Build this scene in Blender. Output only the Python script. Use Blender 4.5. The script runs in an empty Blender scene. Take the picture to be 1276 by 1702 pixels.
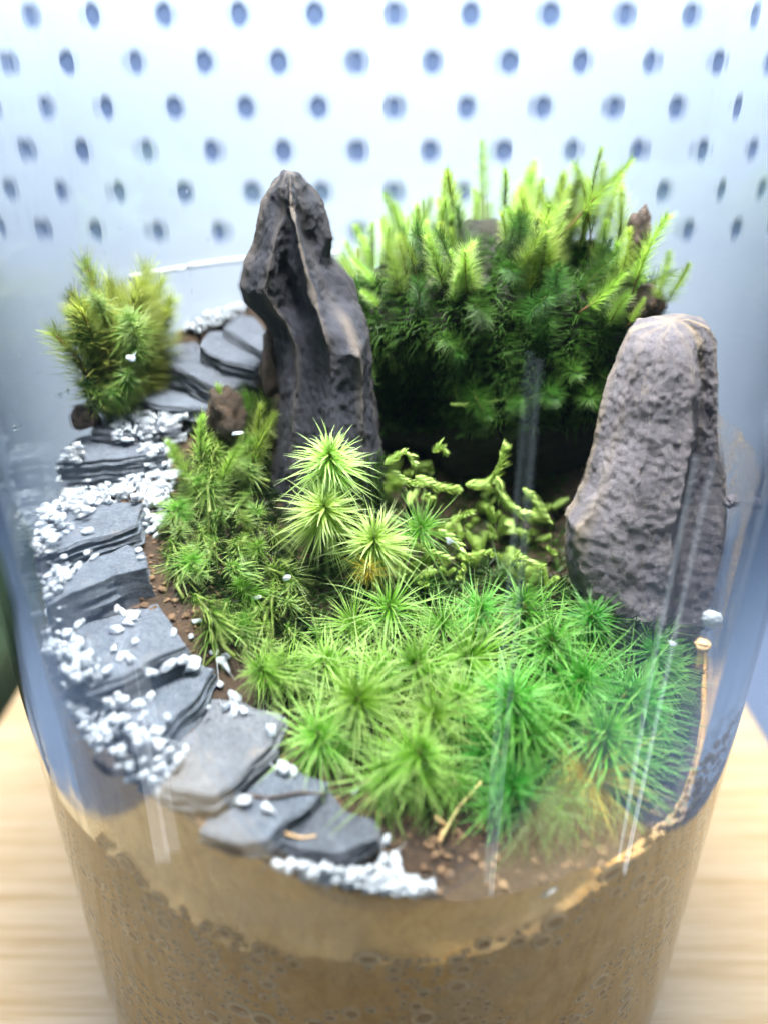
import bpy, bmesh, math, random
import numpy as np
from mathutils import Vector, Matrix, noise
from mathutils.bvhtree import BVHTree

# ------------------------------------------------------------------ scene, camera, light
# one Blender unit is one centimetre
S = bpy.context.scene
S.unit_settings.system = 'METRIC'
S.unit_settings.scale_length = 0.01
C = S.collection
R = math.radians
PI = math.pi
rnd = random.Random(11)
nrs = np.random.RandomState(5)

CAM = Vector((0.0, -11.5, 16.0)); PITCH = R(28.0); FPX = 1280.0; W0, H0 = 1276.0, 1702.0
cam = bpy.data.cameras.new('camera'); co = bpy.data.objects.new('camera', cam); C.objects.link(co)
co.location = CAM; co.rotation_euler = (R(90) - PITCH, 0, 0)
cam.sensor_fit = 'VERTICAL'; cam.sensor_height = 36.0; cam.lens = 36.0 * FPX / H0
cam.clip_start = 0.1; cam.clip_end = 500
cam.dof.use_dof = True; cam.dof.focus_distance = 11.5; cam.dof.aperture_fstop = 0.078
S.camera = co

wd = bpy.data.worlds.new('World'); S.world = wd; wd.use_nodes = True
bgn = wd.node_tree.nodes['Background']
bgn.inputs[0].default_value = (0.45, 0.68, 1.0, 1); bgn.inputs[1].default_value = 0.05


def area_lamp(name, loc, target, sx, sy, power, col, spread=180):
    l = bpy.data.lights.new(name, 'AREA'); l.shape = 'RECTANGLE'; l.size = sx; l.size_y = sy
    l.energy = power; l.color = col; l.spread = R(spread)
    o = bpy.data.objects.new(name, l); C.objects.link(o); o.location = loc
    o.rotation_euler = (Vector(target) - Vector(loc)).to_track_quat('-Z', 'Y').to_euler()
    return o


area_lamp('ceiling_lamp', (0.5, -0.5, 36), (0, 0, 8), 11, 8, 9600, (1.0, 0.98, 0.94), 74)
area_lamp('added_board_light', (0, 9.5, 31), (0, 15.5, 15), 40, 3, 16500, (0.86, 0.91, 1.0))  # unseen strip light added so the pegboard brightens towards its top
area_lamp('window_lamp', (-34, -26, 42), (0, -3, 6), 30, 22, 10500, (0.66, 0.83, 1.0))
area_lamp('window_lamp', (36, -22, 42), (0, -3, 6), 30, 22, 10500, (0.66, 0.83, 1.0))
area_lamp('added_streak_light', (4.9, -11.3, 6.4), (1.2, -5.0, 8), 0.25, 11.5, 15, (0.70, 0.86, 1.0))  # unseen upright strip light, added to put a streak on the front glass

area_lamp('added_streak_light', (9.6, -6.0, 5.6), (2.9, -5.0, 8), 0.22, 9.0, 14, (0.80, 0.90, 1.0))  # another unseen strip added for a streak near the right glass edge
area_lamp('added_streak_light', (-9.4, -7.4, 3.6), (-3.0, -4.8, 6), 0.9, 6.0, 22, (0.90, 0.92, 1.0))  # wider unseen strip added for the pale band low on the left glass

S.render.engine = 'CYCLES'
cy = S.cycles
cy.use_denoising = True; cy.use_adaptive_sampling = True; cy.adaptive_threshold = 0.015
cy.max_bounces = 20; cy.transmission_bounces = 16; cy.diffuse_bounces = 4; cy.glossy_bounces = 6
cy.transparent_max_bounces = 12; cy.caustics_reflective = False; cy.caustics_refractive = True
cy.sample_clamp_indirect = 6.0; cy.blur_glossy = 0.3
S.view_settings.view_transform = 'Standard'; S.view_settings.look = 'None'
S.view_settings.exposure = 0.0; S.view_settings.gamma = 1.0


# ------------------------------------------------------------------ helpers
def ray(px, py):
    u = (px - W0 / 2) / FPX; v = (py - H0 / 2) / FPX
    return Vector((u, math.cos(PITCH) - v * math.sin(PITCH), -(math.sin(PITCH) + v * math.cos(PITCH))))


def cyl(o, d, rad, far=False):
    a = d.x * d.x + d.y * d.y; b = o.x * d.x + o.y * d.y; c = o.x * o.x + o.y * o.y - rad * rad
    q = b * b - a * c
    if q < 0: return None
    return (-b + math.sqrt(q)) / a if far else (-b - math.sqrt(q)) / a


def bend(d, n, eta):
    c = -d.dot(n); k = 1 - eta * eta * (1 - c * c)
    return None if k < 0 else d * eta + n * (eta * c - math.sqrt(k))


RO, RI, ZF = 6.0, 5.62, 0.7          # jar: outer and inner radius, height of the inner floor


def sight(px, py):
    """the line of sight inside the jar, bent by the glass wall it passes"""
    d = ray(px, py).normalized(); s1 = cyl(CAM, d, RO)
    if s1 is None: return CAM, d
    p = CAM + d * s1; e = bend(d, Vector((p.x, p.y, 0)) / RO, 1 / 1.5)
    s2 = cyl(p, e, RI)
    if s2 is None: return CAM, d
    q = p + e * s2; f = bend(e, Vector((q.x, q.y, 0)) / RI, 1.5)
    return (q, f) if f is not None else (CAM, d)


def PY(px, py, Y):
    o, d = sight(px, py); return o + d * ((Y - o.y) / d.y)


def PZ(px, py, z):
    o, d = sight(px, py); return o + d * ((z - o.z) / d.z)


def tag(o, label=None, cat=None, group=None, kind=None):
    if label: o['label'] = label
    if cat: o['category'] = cat
    if group: o['group'] = group
    if kind: o['kind'] = kind
    return o


def empty(name, loc, rot=(0, 0, 0)):
    o = bpy.data.objects.new(name, None); C.objects.link(o)
    o.location = loc; o.rotation_euler = rot; o.empty_display_size = 0.2
    return o


def link(name, me, parent=None, loc=None):
    o = bpy.data.objects.new(name, me); C.objects.link(o)
    if parent: o.parent = parent
    if loc is not None: o.location = loc
    return o


def mesh_np(name, verts, faces, mat, smooth=True, tval=None):
    me = bpy.data.meshes.new(name); me.from_pydata([tuple(v) for v in verts], [], [tuple(f) for f in faces])
    if mat: me.materials.append(mat)
    if smooth: me.polygons.foreach_set('use_smooth', [True] * len(me.polygons))
    if tval is not None:
        a = me.attributes.new('tipness', 'FLOAT', 'POINT'); a.data.foreach_set('value', np.asarray(tval, dtype=np.float32))
    me.update()
    return me


def bm_mesh(name, bm, mat, smooth=True):
    me = bpy.data.meshes.new(name); bm.to_mesh(me); bm.free()
    if mat: me.materials.append(mat)
    if smooth: me.polygons.foreach_set('use_smooth', [True] * len(me.polygons))
    me.update(); return me


def fbm(p, oct=5, lac=2.1, gain=0.5):
    a, s, f = 1.0, 0.0, 1.0
    for _ in range(oct):
        s += a * noise.noise(Vector(p) * f); f *= lac; a *= gain
    return s


# ------------------------------------------------------------------ materials
class NT:
    def __init__(s, name):
        s.m = bpy.data.materials.new(name); s.m.use_nodes = True
        s.t = s.m.node_tree; s.t.nodes.clear()
        s.out = s.n('ShaderNodeOutputMaterial')

    def n(s, typ, **kw):
        nd = s.t.nodes.new(typ)
        for k, v in kw.items():
            if k.startswith('i_'): nd.inputs[k[2:].replace('_', ' ')].default_value = v
            else: setattr(nd, k, v)
        return nd

    def l(s, a, b): s.t.links.new(a, b)

    def ramp(s, fac, stops):
        r = s.n('ShaderNodeValToRGB'); e = r.color_ramp.elements
        while len(e) < len(stops): e.new(0.5)
        for el, (p, c) in zip(e, stops):
            el.position = p; el.color = (*c, 1)
        s.l(fac, r.inputs[0]); return r.outputs[0]

    def noise(s, vec, scale, detail=6, rough=0.6, dist=0.0):
        nd = s.n('ShaderNodeTexNoise'); nd.inputs['Scale'].default_value = scale; nd.inputs['Detail'].default_value = detail
        nd.inputs['Roughness'].default_value = rough; nd.inputs['Distortion'].default_value = dist
        if vec is not None: s.l(vec, nd.inputs['Vector'])
        return nd.outputs[0]

    def coord(s, kind='Object', scale=(1, 1, 1)):
        tc = s.n('ShaderNodeTexCoord'); mp = s.n('ShaderNodeMapping'); mp.inputs['Scale'].default_value = scale
        s.l(tc.outputs[kind], mp.inputs[0]); return mp.outputs[0]

    def mix(s, fac, a, b, mode='MIX'):
        m = s.n('ShaderNodeMix', data_type='RGBA', blend_type=mode)
        if isinstance(fac, (int, float)): m.inputs[0].default_value = fac
        else: s.l(fac, m.inputs[0])
        for k, v in ((6, a), (7, b)):
            if isinstance(v, tuple): m.inputs[k].default_value = (*v, 1)
            else: s.l(v, m.inputs[k])
        return m.outputs[2]

    def bump(s, h, strength=0.3, dist=0.05):
        b = s.n('ShaderNodeBump'); b.inputs['Strength'].default_value = strength; b.inputs['Distance'].default_value = dist
        s.l(h, b.inputs['Height']); return b.outputs[0]

    def pbr(s, col, rough=0.6, normal=None, spec=0.5, **kw):
        p = s.n('ShaderNodeBsdfPrincipled')
        if isinstance(col, tuple): p.inputs['Base Color'].default_value = (*col, 1)
        else: s.l(col, p.inputs['Base Color'])
        if isinstance(rough, (int, float)): p.inputs['Roughness'].default_value = rough
        else: s.l(rough, p.inputs['Roughness'])
        p.inputs['Specular IOR Level'].default_value = spec
        if normal is not None: s.l(normal, p.inputs['Normal'])
        for k, v in kw.items(): p.inputs[k.replace('_', ' ')].default_value = v
        s.l(p.outputs[0], s.out.inputs[0]); return p


def mat_leaf(name, dark, mid, tip, transl=0.45, rough=0.45):
    t = NT(name)
    at = t.n('ShaderNodeAttribute', attribute_name='tipness')
    oi = t.n('ShaderNodeObjectInfo')
    c = t.ramp(at.outputs['Fac'], [(0.0, dark), (0.35, mid), (1.0, tip)])
    v = t.noise(t.coord('Object'), 3.5, 3)
    c = t.mix(t.ramp(v, [(0.3, (0, 0, 0)), (0.75, (1, 1, 1))]), c, t.mix(0.6, c, tuple(x * 0.45 for x in mid)))
    hs = t.n('ShaderNodeHueSaturation')
    mr = t.n('ShaderNodeMapRange'); t.l(oi.outputs['Random'], mr.inputs[0]); mr.inputs[3].default_value = 0.484; mr.inputs[4].default_value = 0.514
    mv = t.n('ShaderNodeMapRange'); mm = t.n('ShaderNodeMath', operation='FRACT'); ml = t.n('ShaderNodeMath', operation='MULTIPLY')
    t.l(oi.outputs['Random'], ml.inputs[0]); ml.inputs[1].default_value = 7.31; t.l(ml.outputs[0], mm.inputs[0])
    t.l(mm.outputs[0], mv.inputs[0]); mv.inputs[3].default_value = 0.72; mv.inputs[4].default_value = 1.2
    t.l(mr.outputs[0], hs.inputs['Hue']); t.l(mv.outputs[0], hs.inputs['Value']); t.l(c, hs.inputs['Color'])
    col = hs.outputs[0]
    p = t.pbr(col, rough, spec=0.35)
    tr = t.n('ShaderNodeBsdfTranslucent'); t.l(col, tr.inputs[0])
    mx = t.n('ShaderNodeMixShader'); mx.inputs[0].default_value = transl
    t.l(p.outputs[0], mx.inputs[1]); t.l(tr.outputs[0], mx.inputs[2]); t.l(mx.outputs[0], t.out.inputs[0])
    return t.m


M = {}
M['leaf_star'] = mat_leaf('leaf_star', (0.05, 0.18, 0.010), (0.14, 0.36, 0.022), (0.56, 0.76, 0.27), 0.5)
M['leaf_emerald'] = mat_leaf('leaf_emerald', (0.02, 0.17, 0.010), (0.06, 0.32, 0.020), (0.34, 0.66, 0.17), 0.5)
M['leaf_pale'] = mat_leaf('leaf_pale', (0.36, 0.60, 0.07), (0.40, 0.66, 0.10), (0.70, 0.86, 0.42), 0.5)
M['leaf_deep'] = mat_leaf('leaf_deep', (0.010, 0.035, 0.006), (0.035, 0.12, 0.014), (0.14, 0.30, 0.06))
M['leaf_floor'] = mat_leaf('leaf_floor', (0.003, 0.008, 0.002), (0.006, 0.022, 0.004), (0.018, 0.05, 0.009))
M['leaf_olive'] = mat_leaf('leaf_olive', (0.08, 0.12, 0.012), (0.27, 0.36, 0.045), (0.60, 0.64, 0.20))
M['leaf_curl'] = mat_leaf('leaf_curl', (0.03, 0.09, 0.008), (0.10, 0.23, 0.022), (0.50, 0.62, 0.19))
M['leaf_feather'] = mat_leaf('leaf_feather', (0.07, 0.17, 0.012), (0.30, 0.50, 0.05), (0.60, 0.74, 0.24), 0.55)
M['leaf_yellow'] = mat_leaf('leaf_yellow', (0.28, 0.18, 0.015), (0.46, 0.40, 0.04), (0.56, 0.56, 0.12))

t = NT('stem_brown'); t.pbr(t.ramp(t.noise(t.coord(), 9), [(0.3, (0.06, 0.025, 0.01)), (0.7, (0.20, 0.10, 0.03))]), 0.6); M['stem'] = t.m
t = NT('stem_green'); t.pbr(t.ramp(t.noise(t.coord(), 9), [(0.3, (0.06, 0.09, 0.01)), (0.7, (0.14, 0.18, 0.03))]), 0.6); M['stem_green'] = t.m

t = NT('creeping'); v = t.noise(t.coord(), 14, 3)
p = t.pbr(t.ramp(v, [(0.3, (0.16, 0.30, 0.04)), (0.7, (0.46, 0.58, 0.18))]), 0.45, normal=t.bump(v, 0.5, 0.03))
tr = t.n('ShaderNodeBsdfTranslucent'); tr.inputs[0].default_value = (0.42, 0.56, 0.12, 1)
mx = t.n('ShaderNodeMixShader'); mx.inputs[0].default_value = 0.3
t.l(p.outputs[0], mx.inputs[1]); t.l(tr.outputs[0], mx.inputs[2]); t.l(mx.outputs[0], t.out.inputs[0]); M['creeping'] = t.m

# slate: blue-grey, fine mineral speckle, faint rust
def mat_slate(name, lo, hi, rust=0.25):
    t = NT(name); c = t.coord()
    a = t.noise(c, 1.5, 9, 0.72, 0.6); b = t.noise(c, 19, 6, 0.78); d = t.noise(c, 70, 2, 0.8); k = t.noise(t.coord('Object', (1, 2.6, 9)), 3.2, 6, 0.7)
    col = t.ramp(a, [(0.30, lo), (0.52, tuple((x + y) / 2 for x, y in zip(lo, hi))), (0.70, hi)])
    col = t.mix(t.ramp(b, [(0.46, (0, 0, 0)), (0.66, (0.75,) * 3)]), col, tuple(x * 0.45 for x in lo))
    col = t.mix(t.ramp(d, [(0.54, (0, 0, 0)), (0.70, (0.65,) * 3)]), col, (0.40, 0.43, 0.48))
    r = t.noise(c, 2.6, 6, 0.75)
    col = t.mix(t.ramp(r, [(0.56, (0, 0, 0)), (0.72, (rust,) * 3)]), col, (0.28, 0.21, 0.15))
    h = t.mix(0.4, t.mix(0.5, b, a), k)
    t.pbr(col, t.ramp(b, [(0.3, (0.30,) * 3), (0.7, (0.62,) * 3)]), normal=t.bump(h, 0.9, 0.10), spec=0.5)
    return t.m
M['slate'] = mat_slate('slate', (0.026, 0.036, 0.056), (0.105, 0.126, 0.165), 0.25)
M['slate_dark'] = mat_slate('slate_dark', (0.016, 0.021, 0.034), (0.058, 0.068, 0.095), 0.1)
M['slate_warm'] = mat_slate('slate_warm', (0.045, 0.052, 0.068), (0.13, 0.138, 0.16), 0.45)

def mat_rock(name, lo, hi, tan, tanlo, scale=1.0, bs=0.8):
    t = NT(name); c = t.coord()
    at = t.n('ShaderNodeAttribute', attribute_name='tipness')
    a = t.noise(c, 0.9 * scale, 9, 0.68, 0.4); b = t.noise(c, 11 * scale, 6, 0.75)
    f = t.noise(c, 38, 4, 0.7)
    cs = t.coord('Object', (3, 3, 0.7)); s = t.noise(cs, 3.0 * scale, 6, 0.7, 0.8)
    col = t.ramp(a, [(0.30, lo), (0.70, hi)])
    col = t.mix(t.ramp(s, [(0.54, (0, 0, 0)), (0.70, (0.6,) * 3)]), col, tan)
    col = t.mix(t.ramp(b, [(0.50, (0, 0, 0)), (0.72, (0.6,) * 3)]), col, tuple(x * 0.45 for x in lo))
    mu = t.n('ShaderNodeMath', operation='MULTIPLY'); t.l(at.outputs['Fac'], mu.inputs[0])
    t.l(t.ramp(f, [(0.3, (0.35,) * 3), (0.6, (1,) * 3)]), mu.inputs[1])
    col = t.mix(mu.outputs[0], col, tanlo)
    f2 = t.noise(c, 110, 2, 0.6)
    h = t.mix(0.4, t.mix(0.5, b, f), f2)
    t.pbr(col, 0.72, normal=t.bump(h, bs, 0.06), spec=0.4)
    return t.m
M['rock_dark'] = mat_rock('rock_dark', (0.006, 0.008, 0.015), (0.026, 0.026, 0.040), (0.045, 0.042, 0.052), (0.20, 0.155, 0.115))
M['rock_grey'] = mat_rock('rock_grey', (0.075, 0.068, 0.085), (0.255, 0.23, 0.265), (0.36, 0.30, 0.24), (0.42, 0.32, 0.20), 1.6, 1.3)

# soil: dark crumbly top
t = NT('soil_crumb'); c = t.coord()
a = t.noise(c, 3, 6, 0.7); b = t.noise(c, 17, 5, 0.75)
col = t.ramp(a, [(0.3, (0.018, 0.010, 0.006)), (0.6, (0.070, 0.038, 0.018)), (0.8, (0.16, 0.09, 0.045))])
col = t.mix(t.ramp(b, [(0.45, (0, 0, 0)), (0.7, (0.7,) * 3)]), col, (0.03, 0.016, 0.008))
t.pbr(col, 0.75, normal=t.bump(b, 1.0, 0.12)); M['soil_top'] = t.m
# soil: smeared clay face against the glass
t = NT('soil_face'); c = t.coord()
a = t.noise(t.coord('Object', (1.4, 1.4, 0.8)), 2.6, 9, 0.75, 0.5); b = t.noise(c, 9, 5, 0.7); g = t.noise(c, 0.55, 3)
col = t.ramp(a, [(0.28, (0.42, 0.19, 0.035)), (0.5, (0.68, 0.37, 0.09)), (0.75, (0.84, 0.56, 0.22))])
col = t.mix(t.ramp(g, [(0.45, (0, 0, 0)), (0.68, (0.6,) * 3)]), col, (0.50, 0.37, 0.24))
col = t.mix(t.ramp(b, [(0.55, (0, 0, 0)), (0.78, (0.5,) * 3)]), col, (0.22, 0.10, 0.035))
col = t.mix(t.ramp(t.noise(c, 45, 3, 0.7), [(0.5, (0, 0, 0)), (0.7, (0.55,) * 3)]), col, (0.62, 0.46, 0.27))
t.pbr(col, 0.55, normal=t.bump(b, 0.8, 0.08)); M['soil_face'] = t.m
t = NT('bubble_clay_shaded'); c = t.coord(); at = t.n('ShaderNodeAttribute', attribute_name='tipness')  # dark bowls and light rims: crater shading put into the colour via tipness
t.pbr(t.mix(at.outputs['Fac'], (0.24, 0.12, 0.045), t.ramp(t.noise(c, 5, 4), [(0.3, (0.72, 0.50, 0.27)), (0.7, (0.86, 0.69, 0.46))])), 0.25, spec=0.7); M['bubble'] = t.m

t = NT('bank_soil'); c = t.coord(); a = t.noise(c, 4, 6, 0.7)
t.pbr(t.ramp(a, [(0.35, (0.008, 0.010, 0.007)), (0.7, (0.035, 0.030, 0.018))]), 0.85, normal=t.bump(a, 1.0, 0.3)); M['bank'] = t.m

# quartz
t = NT('quartz'); oi = t.n('ShaderNodeObjectInfo'); c = t.coord()
nz = t.noise(t.coord('Object'), 6, 3)
col = t.mix(nz, (0.46, 0.51, 0.58), (0.72, 0.745, 0.78))
col = t.mix(t.ramp(t.noise(t.coord('Object'), 1.3, 4, 0.7), [(0.56, (0,) * 3), (0.72, (0.5,) * 3)]), col, (0.50, 0.40, 0.28))
p = t.pbr(col, 0.15, spec=0.6, Transmission_Weight=0.0, normal=t.bump(nz, 0.2, 0.03))
tr = t.n('ShaderNodeBsdfTranslucent'); tr.inputs[0].default_value = (0.60, 0.65, 0.72, 1)
mx = t.n('ShaderNodeMixShader'); mx.inputs[0].default_value = 0.45
t.l(p.outputs[0], mx.inputs[1]); t.l(tr.outputs[0], mx.inputs[2]); t.l(mx.outputs[0], t.out.inputs[0]); M['quartz'] = t.m

# jar glass
t = NT('jar_glass')
g = t.n('ShaderNodeBsdfGlass'); g.inputs['Color'].default_value = (0.975, 0.992, 0.99, 1); g.inputs['Roughness'].default_value = 0.0; g.inputs['IOR'].default_value = 1.5
wv = t.noise(t.coord('Object', (1, 1, 0.05)), 1.6, 2, 0.5)
t.l(t.bump(wv, 0.045, 0.12), g.inputs['Normal'])
t.l(g.outputs[0], t.out.inputs[0]); M['glass'] = t.m

# wood board
t = NT('bamboo'); c = t.coord('Object', (0.10, 3.4, 1)); c2 = t.coord('Object', (0.05, 1.0, 1))
a = t.noise(c, 1.5, 6, 0.65, 0.6); b = t.noise(c, 6, 4, 0.6); d = t.noise(c2, 0.9, 2)
col = t.ramp(a, [(0.32, (0.46, 0.27, 0.11)), (0.45, (0.64, 0.45, 0.24)), (0.6, (0.71, 0.53, 0.32)), (0.8, (0.76, 0.60, 0.40))])
col = t.mix(t.ramp(b, [(0.5, (0, 0, 0)), (0.66, (0.6,) * 3)]), col, (0.50, 0.31, 0.13))
col = t.mix(t.ramp(d, [(0.4, (0, 0, 0)), (0.7, (0.4,) * 3)]), col, (0.73, 0.55, 0.34))
t.pbr(col, 0.38, spec=0.4); M['wood'] = t.m

t = NT('peg_white'); t.pbr(t.mix(t.noise(t.coord(), 2, 3), (0.69, 0.745, 0.87), (0.73, 0.785, 0.90)), 0.45); M['peg'] = t.m
t = NT('peg_back'); t.pbr((0.15, 0.20, 0.34), 0.8); M['peg_back'] = t.m
t = NT('table_grey'); t.pbr(t.mix(t.noise(t.coord(), 1.5, 4), (0.12, 0.16, 0.24), (0.15, 0.19, 0.27)), 0.4); M['table'] = t.m
t = NT('green_cloth'); v = t.noise(t.coord(), 14, 4); t.pbr(t.mix(v, (0.010, 0.022, 0.010), (0.03, 0.06, 0.02)), 0.9, normal=t.bump(v, 0.5, 0.1)); M['green'] = t.m
t = NT('straw'); t.pbr((0.52, 0.42, 0.17), 0.5); M['straw'] = t.m
t = NT('rootlet'); t.pbr(t.mix(t.noise(t.coord(), 12), (0.45, 0.26, 0.11), (0.60, 0.40, 0.20)), 0.5); M['root'] = t.m
t = NT('bark'); v = t.noise(t.coord(), 12, 6, 0.7); t.pbr(t.ramp(v, [(0.3, (0.020, 0.013, 0.010)), (0.62, (0.07, 0.042, 0.03)), (0.8, (0.28, 0.15, 0.10))]), 0.7, normal=t.bump(v, 0.8, 0.06)); M['bark'] = t.m

# ------------------------------------------------------------------ setting: table, board, pegboard
def box(name, lo, hi, mat, bev=0.0, cuts=0):
    bm = bmesh.new(); bmesh.ops.create_cube(bm, size=1)
    for v in bm.verts:
        v.co = Vector([(lo[i] + hi[i]) / 2 + v.co[i] * (hi[i] - lo[i]) for i in range(3)])
    if bev: bmesh.ops.bevel(bm, geom=bm.edges[:], offset=bev, segments=3, affect='EDGES', profile=0.6)
    return link(name, bm_mesh(name, bm, mat, False))


tag(box('table', (-60, -13, -4.5), (60, 40, -1.8), M['table']), kind='structure')
o = box('wooden_board', (-11.3, -11.6, -1.7), (10.9, 11.5, -0.004), M['wood'], 0.18)
tag(o, 'pale bamboo board with fine straight grain under the glass jar', 'wooden board')
o = box('dark_cloth', (-22, 6.5, -1.79), (-11.9, 13.5, 0.9), M['green'], 0.5)
tag(o, 'dark green folded cloth at the side of the bamboo board', 'cloth')

# pegboard: a sheet with real round holes in a staggered pattern
PGY, SX, SZ = 16.5, 2.515, 1.2575
HR = 0.35
ZR0 = 18.37
XC = -0.93
hb = bmesh.new(); SEG = 20
xs0, nx = XC - 15 * SX / 2, 31
# rectangular cells SX/2 x SZ: the hole sits in every second cell
rows = list(range(-8, 7))
for r_ in rows:
    z = ZR0 - (r_ - 1) * SZ - SZ * 0.0
    for i in range(-19, 20):
        x = XC + i * SX / 2
        x0, x1, z0, z1 = x - SX / 4, x + SX / 4, z - SZ / 2, z + SZ / 2
        if (i + r_) % 2:
            vs = [hb.verts.new((a, 0, b)) for a, b in ((x0, z0), (x1, z0), (x1, z1), (x0, z1))]
            hb.faces.new(vs)
        else:
            inn, bak, out = [], [], []
            for k in range(SEG):
                an = 2 * PI * (k + 0.5) / SEG; ca, sa = math.cos(an), math.sin(an)
                inn.append(hb.verts.new((x + HR * ca, 0, z + HR * sa))); bak.append(hb.verts.new((x + HR * ca, 0.06, z + HR * sa)))
                m = max(abs(ca), abs(sa)); out.append(hb.verts.new((x + SX / 4 * ca / m, 0, z + SZ / 2 * sa / m)))
            for k in range(SEG):
                j = (k + 1) % SEG
                hb.faces.new((out[k], out[j], inn[j], inn[k])); hb.faces.new((inn[k], inn[j], bak[j], bak[k]))
# the four corner gaps of hole cells
for r_ in rows:
    z = ZR0 - (r_ - 1) * SZ
    for i in range(-19, 20):
        if (i + r_) % 2: continue
        x = XC + i * SX / 2
        for sx in (-1, 1):
            for sz in (-1, 1):
                q = [(k + 0.5) * 2 * PI / SEG for k in range(SEG)]
                best = sorted(q, key=lambda a: abs(a - math.atan2(sz, sx) % (2 * PI)))[:2]
                best.sort()
                pts = []
                for an in best:
                    ca, sa = math.cos(an), math.sin(an); m = max(abs(ca), abs(sa)); pts.append((x + SX / 4 * ca / m, 0, z + SZ / 2 * sa / m))
                cr = (x + sx * SX / 4, 0, z + sz * SZ / 2)
                hb.faces.new([hb.verts.new(p) for p in (pts[0], cr, pts[1])])
xl, xr = XC - 19.5 * SX / 2, XC + 19.5 * SX / 2
zb = ZR0 - (rows[-1] - 1) * SZ - SZ / 2
hb.faces.new([hb.verts.new(p) for p in ((xl, 0, -1.8), (xr, 0, -1.8), (xr, 0, zb), (xl, 0, zb))])
bmesh.ops.remove_doubles(hb, verts=hb.verts[:], dist=0.002)
pr = empty('pegboard', (0, PGY, 0))
tag(pr, 'white perforated pegboard with staggered round holes standing behind the jar', 'pegboard')
link('panel', bm_mesh('panel', hb, M['peg'], False), pr)
bb = bmesh.new(); bmesh.ops.create_cube(bb, size=1)
zt = ZR0 - (rows[0] - 1) * SZ + SZ / 2
for v in bb.verts: v.co = Vector((v.co.x * (xr - xl), 0.215 + v.co.y * 0.3, (zt - 1.8) / 2 + v.co.z * (zt + 1.8)))
link('backing', bm_mesh('backing', bb, M['peg_back'], False), pr)

# ------------------------------------------------------------------ jar
def lathe(profile, seg, close=False):
    vs, fs = [], []
    for (r, z) in profile:
        for k in range(seg):
            a = 2 * PI * k / seg; vs.append((r * math.cos(a), r * math.sin(a), z))
    n = len(profile)
    for i in range(n - 1):
        for k in range(seg):
            j = (k + 1) % seg
            fs.append((i * seg + k, i * seg + j, (i + 1) * seg + j, (i + 1) * seg + k))
    return vs, fs


prof = [(0.001, 0.0), (2, 0.0), (4.1, 0.0)]
for k in range(1, 13): prof.append((4.1 + 1.9 * math.sin(k / 12 * PI / 2), 1.9 - 1.9 * math.cos(k / 12 * PI / 2)))
prof += [(RO, z) for z in (3, 6, 9, 12, 15, 18, 20.8)]
prof += [(RO - 0.05, 20.95), (RO - 0.19, 21.02), (RI + 0.05, 20.95), (RI, 20.8)]
prof += [(RI, z) for z in (18, 15, 12, 9, 6, 3, 2.3)]
for k in range(1, 11): prof.append((RI - 1.6 * (1 - math.cos(k / 10 * PI / 2)), 2.3 - 1.6 * math.sin(k / 10 * PI / 2)))
prof += [(3, ZF), (0.001, ZF)]
v, f = lathe(prof, 160)
jar = link('glass_jar', mesh_np('glass_jar', v, f, M['glass']))
tag(jar, 'clear straight-sided glass jar holding the moss landscape', 'glass jar')

# ------------------------------------------------------------------ soil
ctrl = np.array([
    (0, -5.7, 7.85), (-1.4, -5.6, 8.2), (-2.7, -5.1, 8.65), (-3.6, -4.5, 9.0), (2.5, -5.1, 7.6), (4.2, -3.9, 7.7), (5.3, -2.2, 7.7), (5.6, 0, 8.6),
    (-4.4, -3.7, 9.05), (-5.2, -2.2, 9.45), (-5.7, -.6, 9.95), (-5.5, 1.2, 10.65), (-4.9, 3.0, 11.8), (-3.8, 4.3, 12.55), (-2.4, 5.2, 12.75), (-.5, 5.7, 12.4),
    (-.64, -5.0, 8.33), (-.8, -5.4, 8.12), (-1.7, -5.2, 8.4), (-1.4, -4.8, 8.48), (-2.2, -4.3, 8.8), (-2.95, -3.7, 9.12), (-3.55, -3, 9.48), (-4.2, -1.9, 9.8), (-4.6, -1.2, 9.9),
    (-4.65, .8, 10.35), (-4.4, 1.7, 10.6), (-3.7, 2.2, 10.85), (-3.6, 3.3, 11.3), (-2.7, 4.1, 11.5), (-2.0, 3.2, 11.2),
    (-2.5, -1.8, 9.7), (-2.9, -.2, 10.3), (-2.6, 1.2, 10.8), (-1.7, -2.6, 9.0), (-.9, .3, 9.6), (-1.4, -1, 9.5), (.6, -.6, 9.2), (1.8, .4, 9.1), (3, .4, 9.1), (.5, 1.4, 9.4),
    (0, -3, 8.5), (2, -3, 8.4), (4, -2.2, 8.5), (1, -4.4, 8.0), (3, -4, 7.8), (-.7, -3.9, 8.3), (4.6, 0, 9.2), (1.2, -1.8, 8.8), (3, -1.2, 8.9),
    (2, 3, 10.5), (4, 2.5, 10.5), (5.2, 1.5, 9.8), (1, 5, 11.5), (3, 4.6, 11.0)])


def tps_fit(c, lam=0.02):
    n = len(c); d = np.linalg.norm(c[:, None, :2] - c[None, :, :2], axis=2)
    K = np.where(d > 0, d * d * np.log(d + 1e-9), 0) + lam * np.eye(n)
    P = np.c_[np.ones(n), c[:, :2]]
    A = np.zeros((n + 3, n + 3)); A[:n, :n] = K; A[:n, n:] = P; A[n:, :n] = P.T
    return np.linalg.solve(A, np.r_[c[:, 2], np.zeros(3)])


TW = tps_fit(ctrl)


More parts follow.
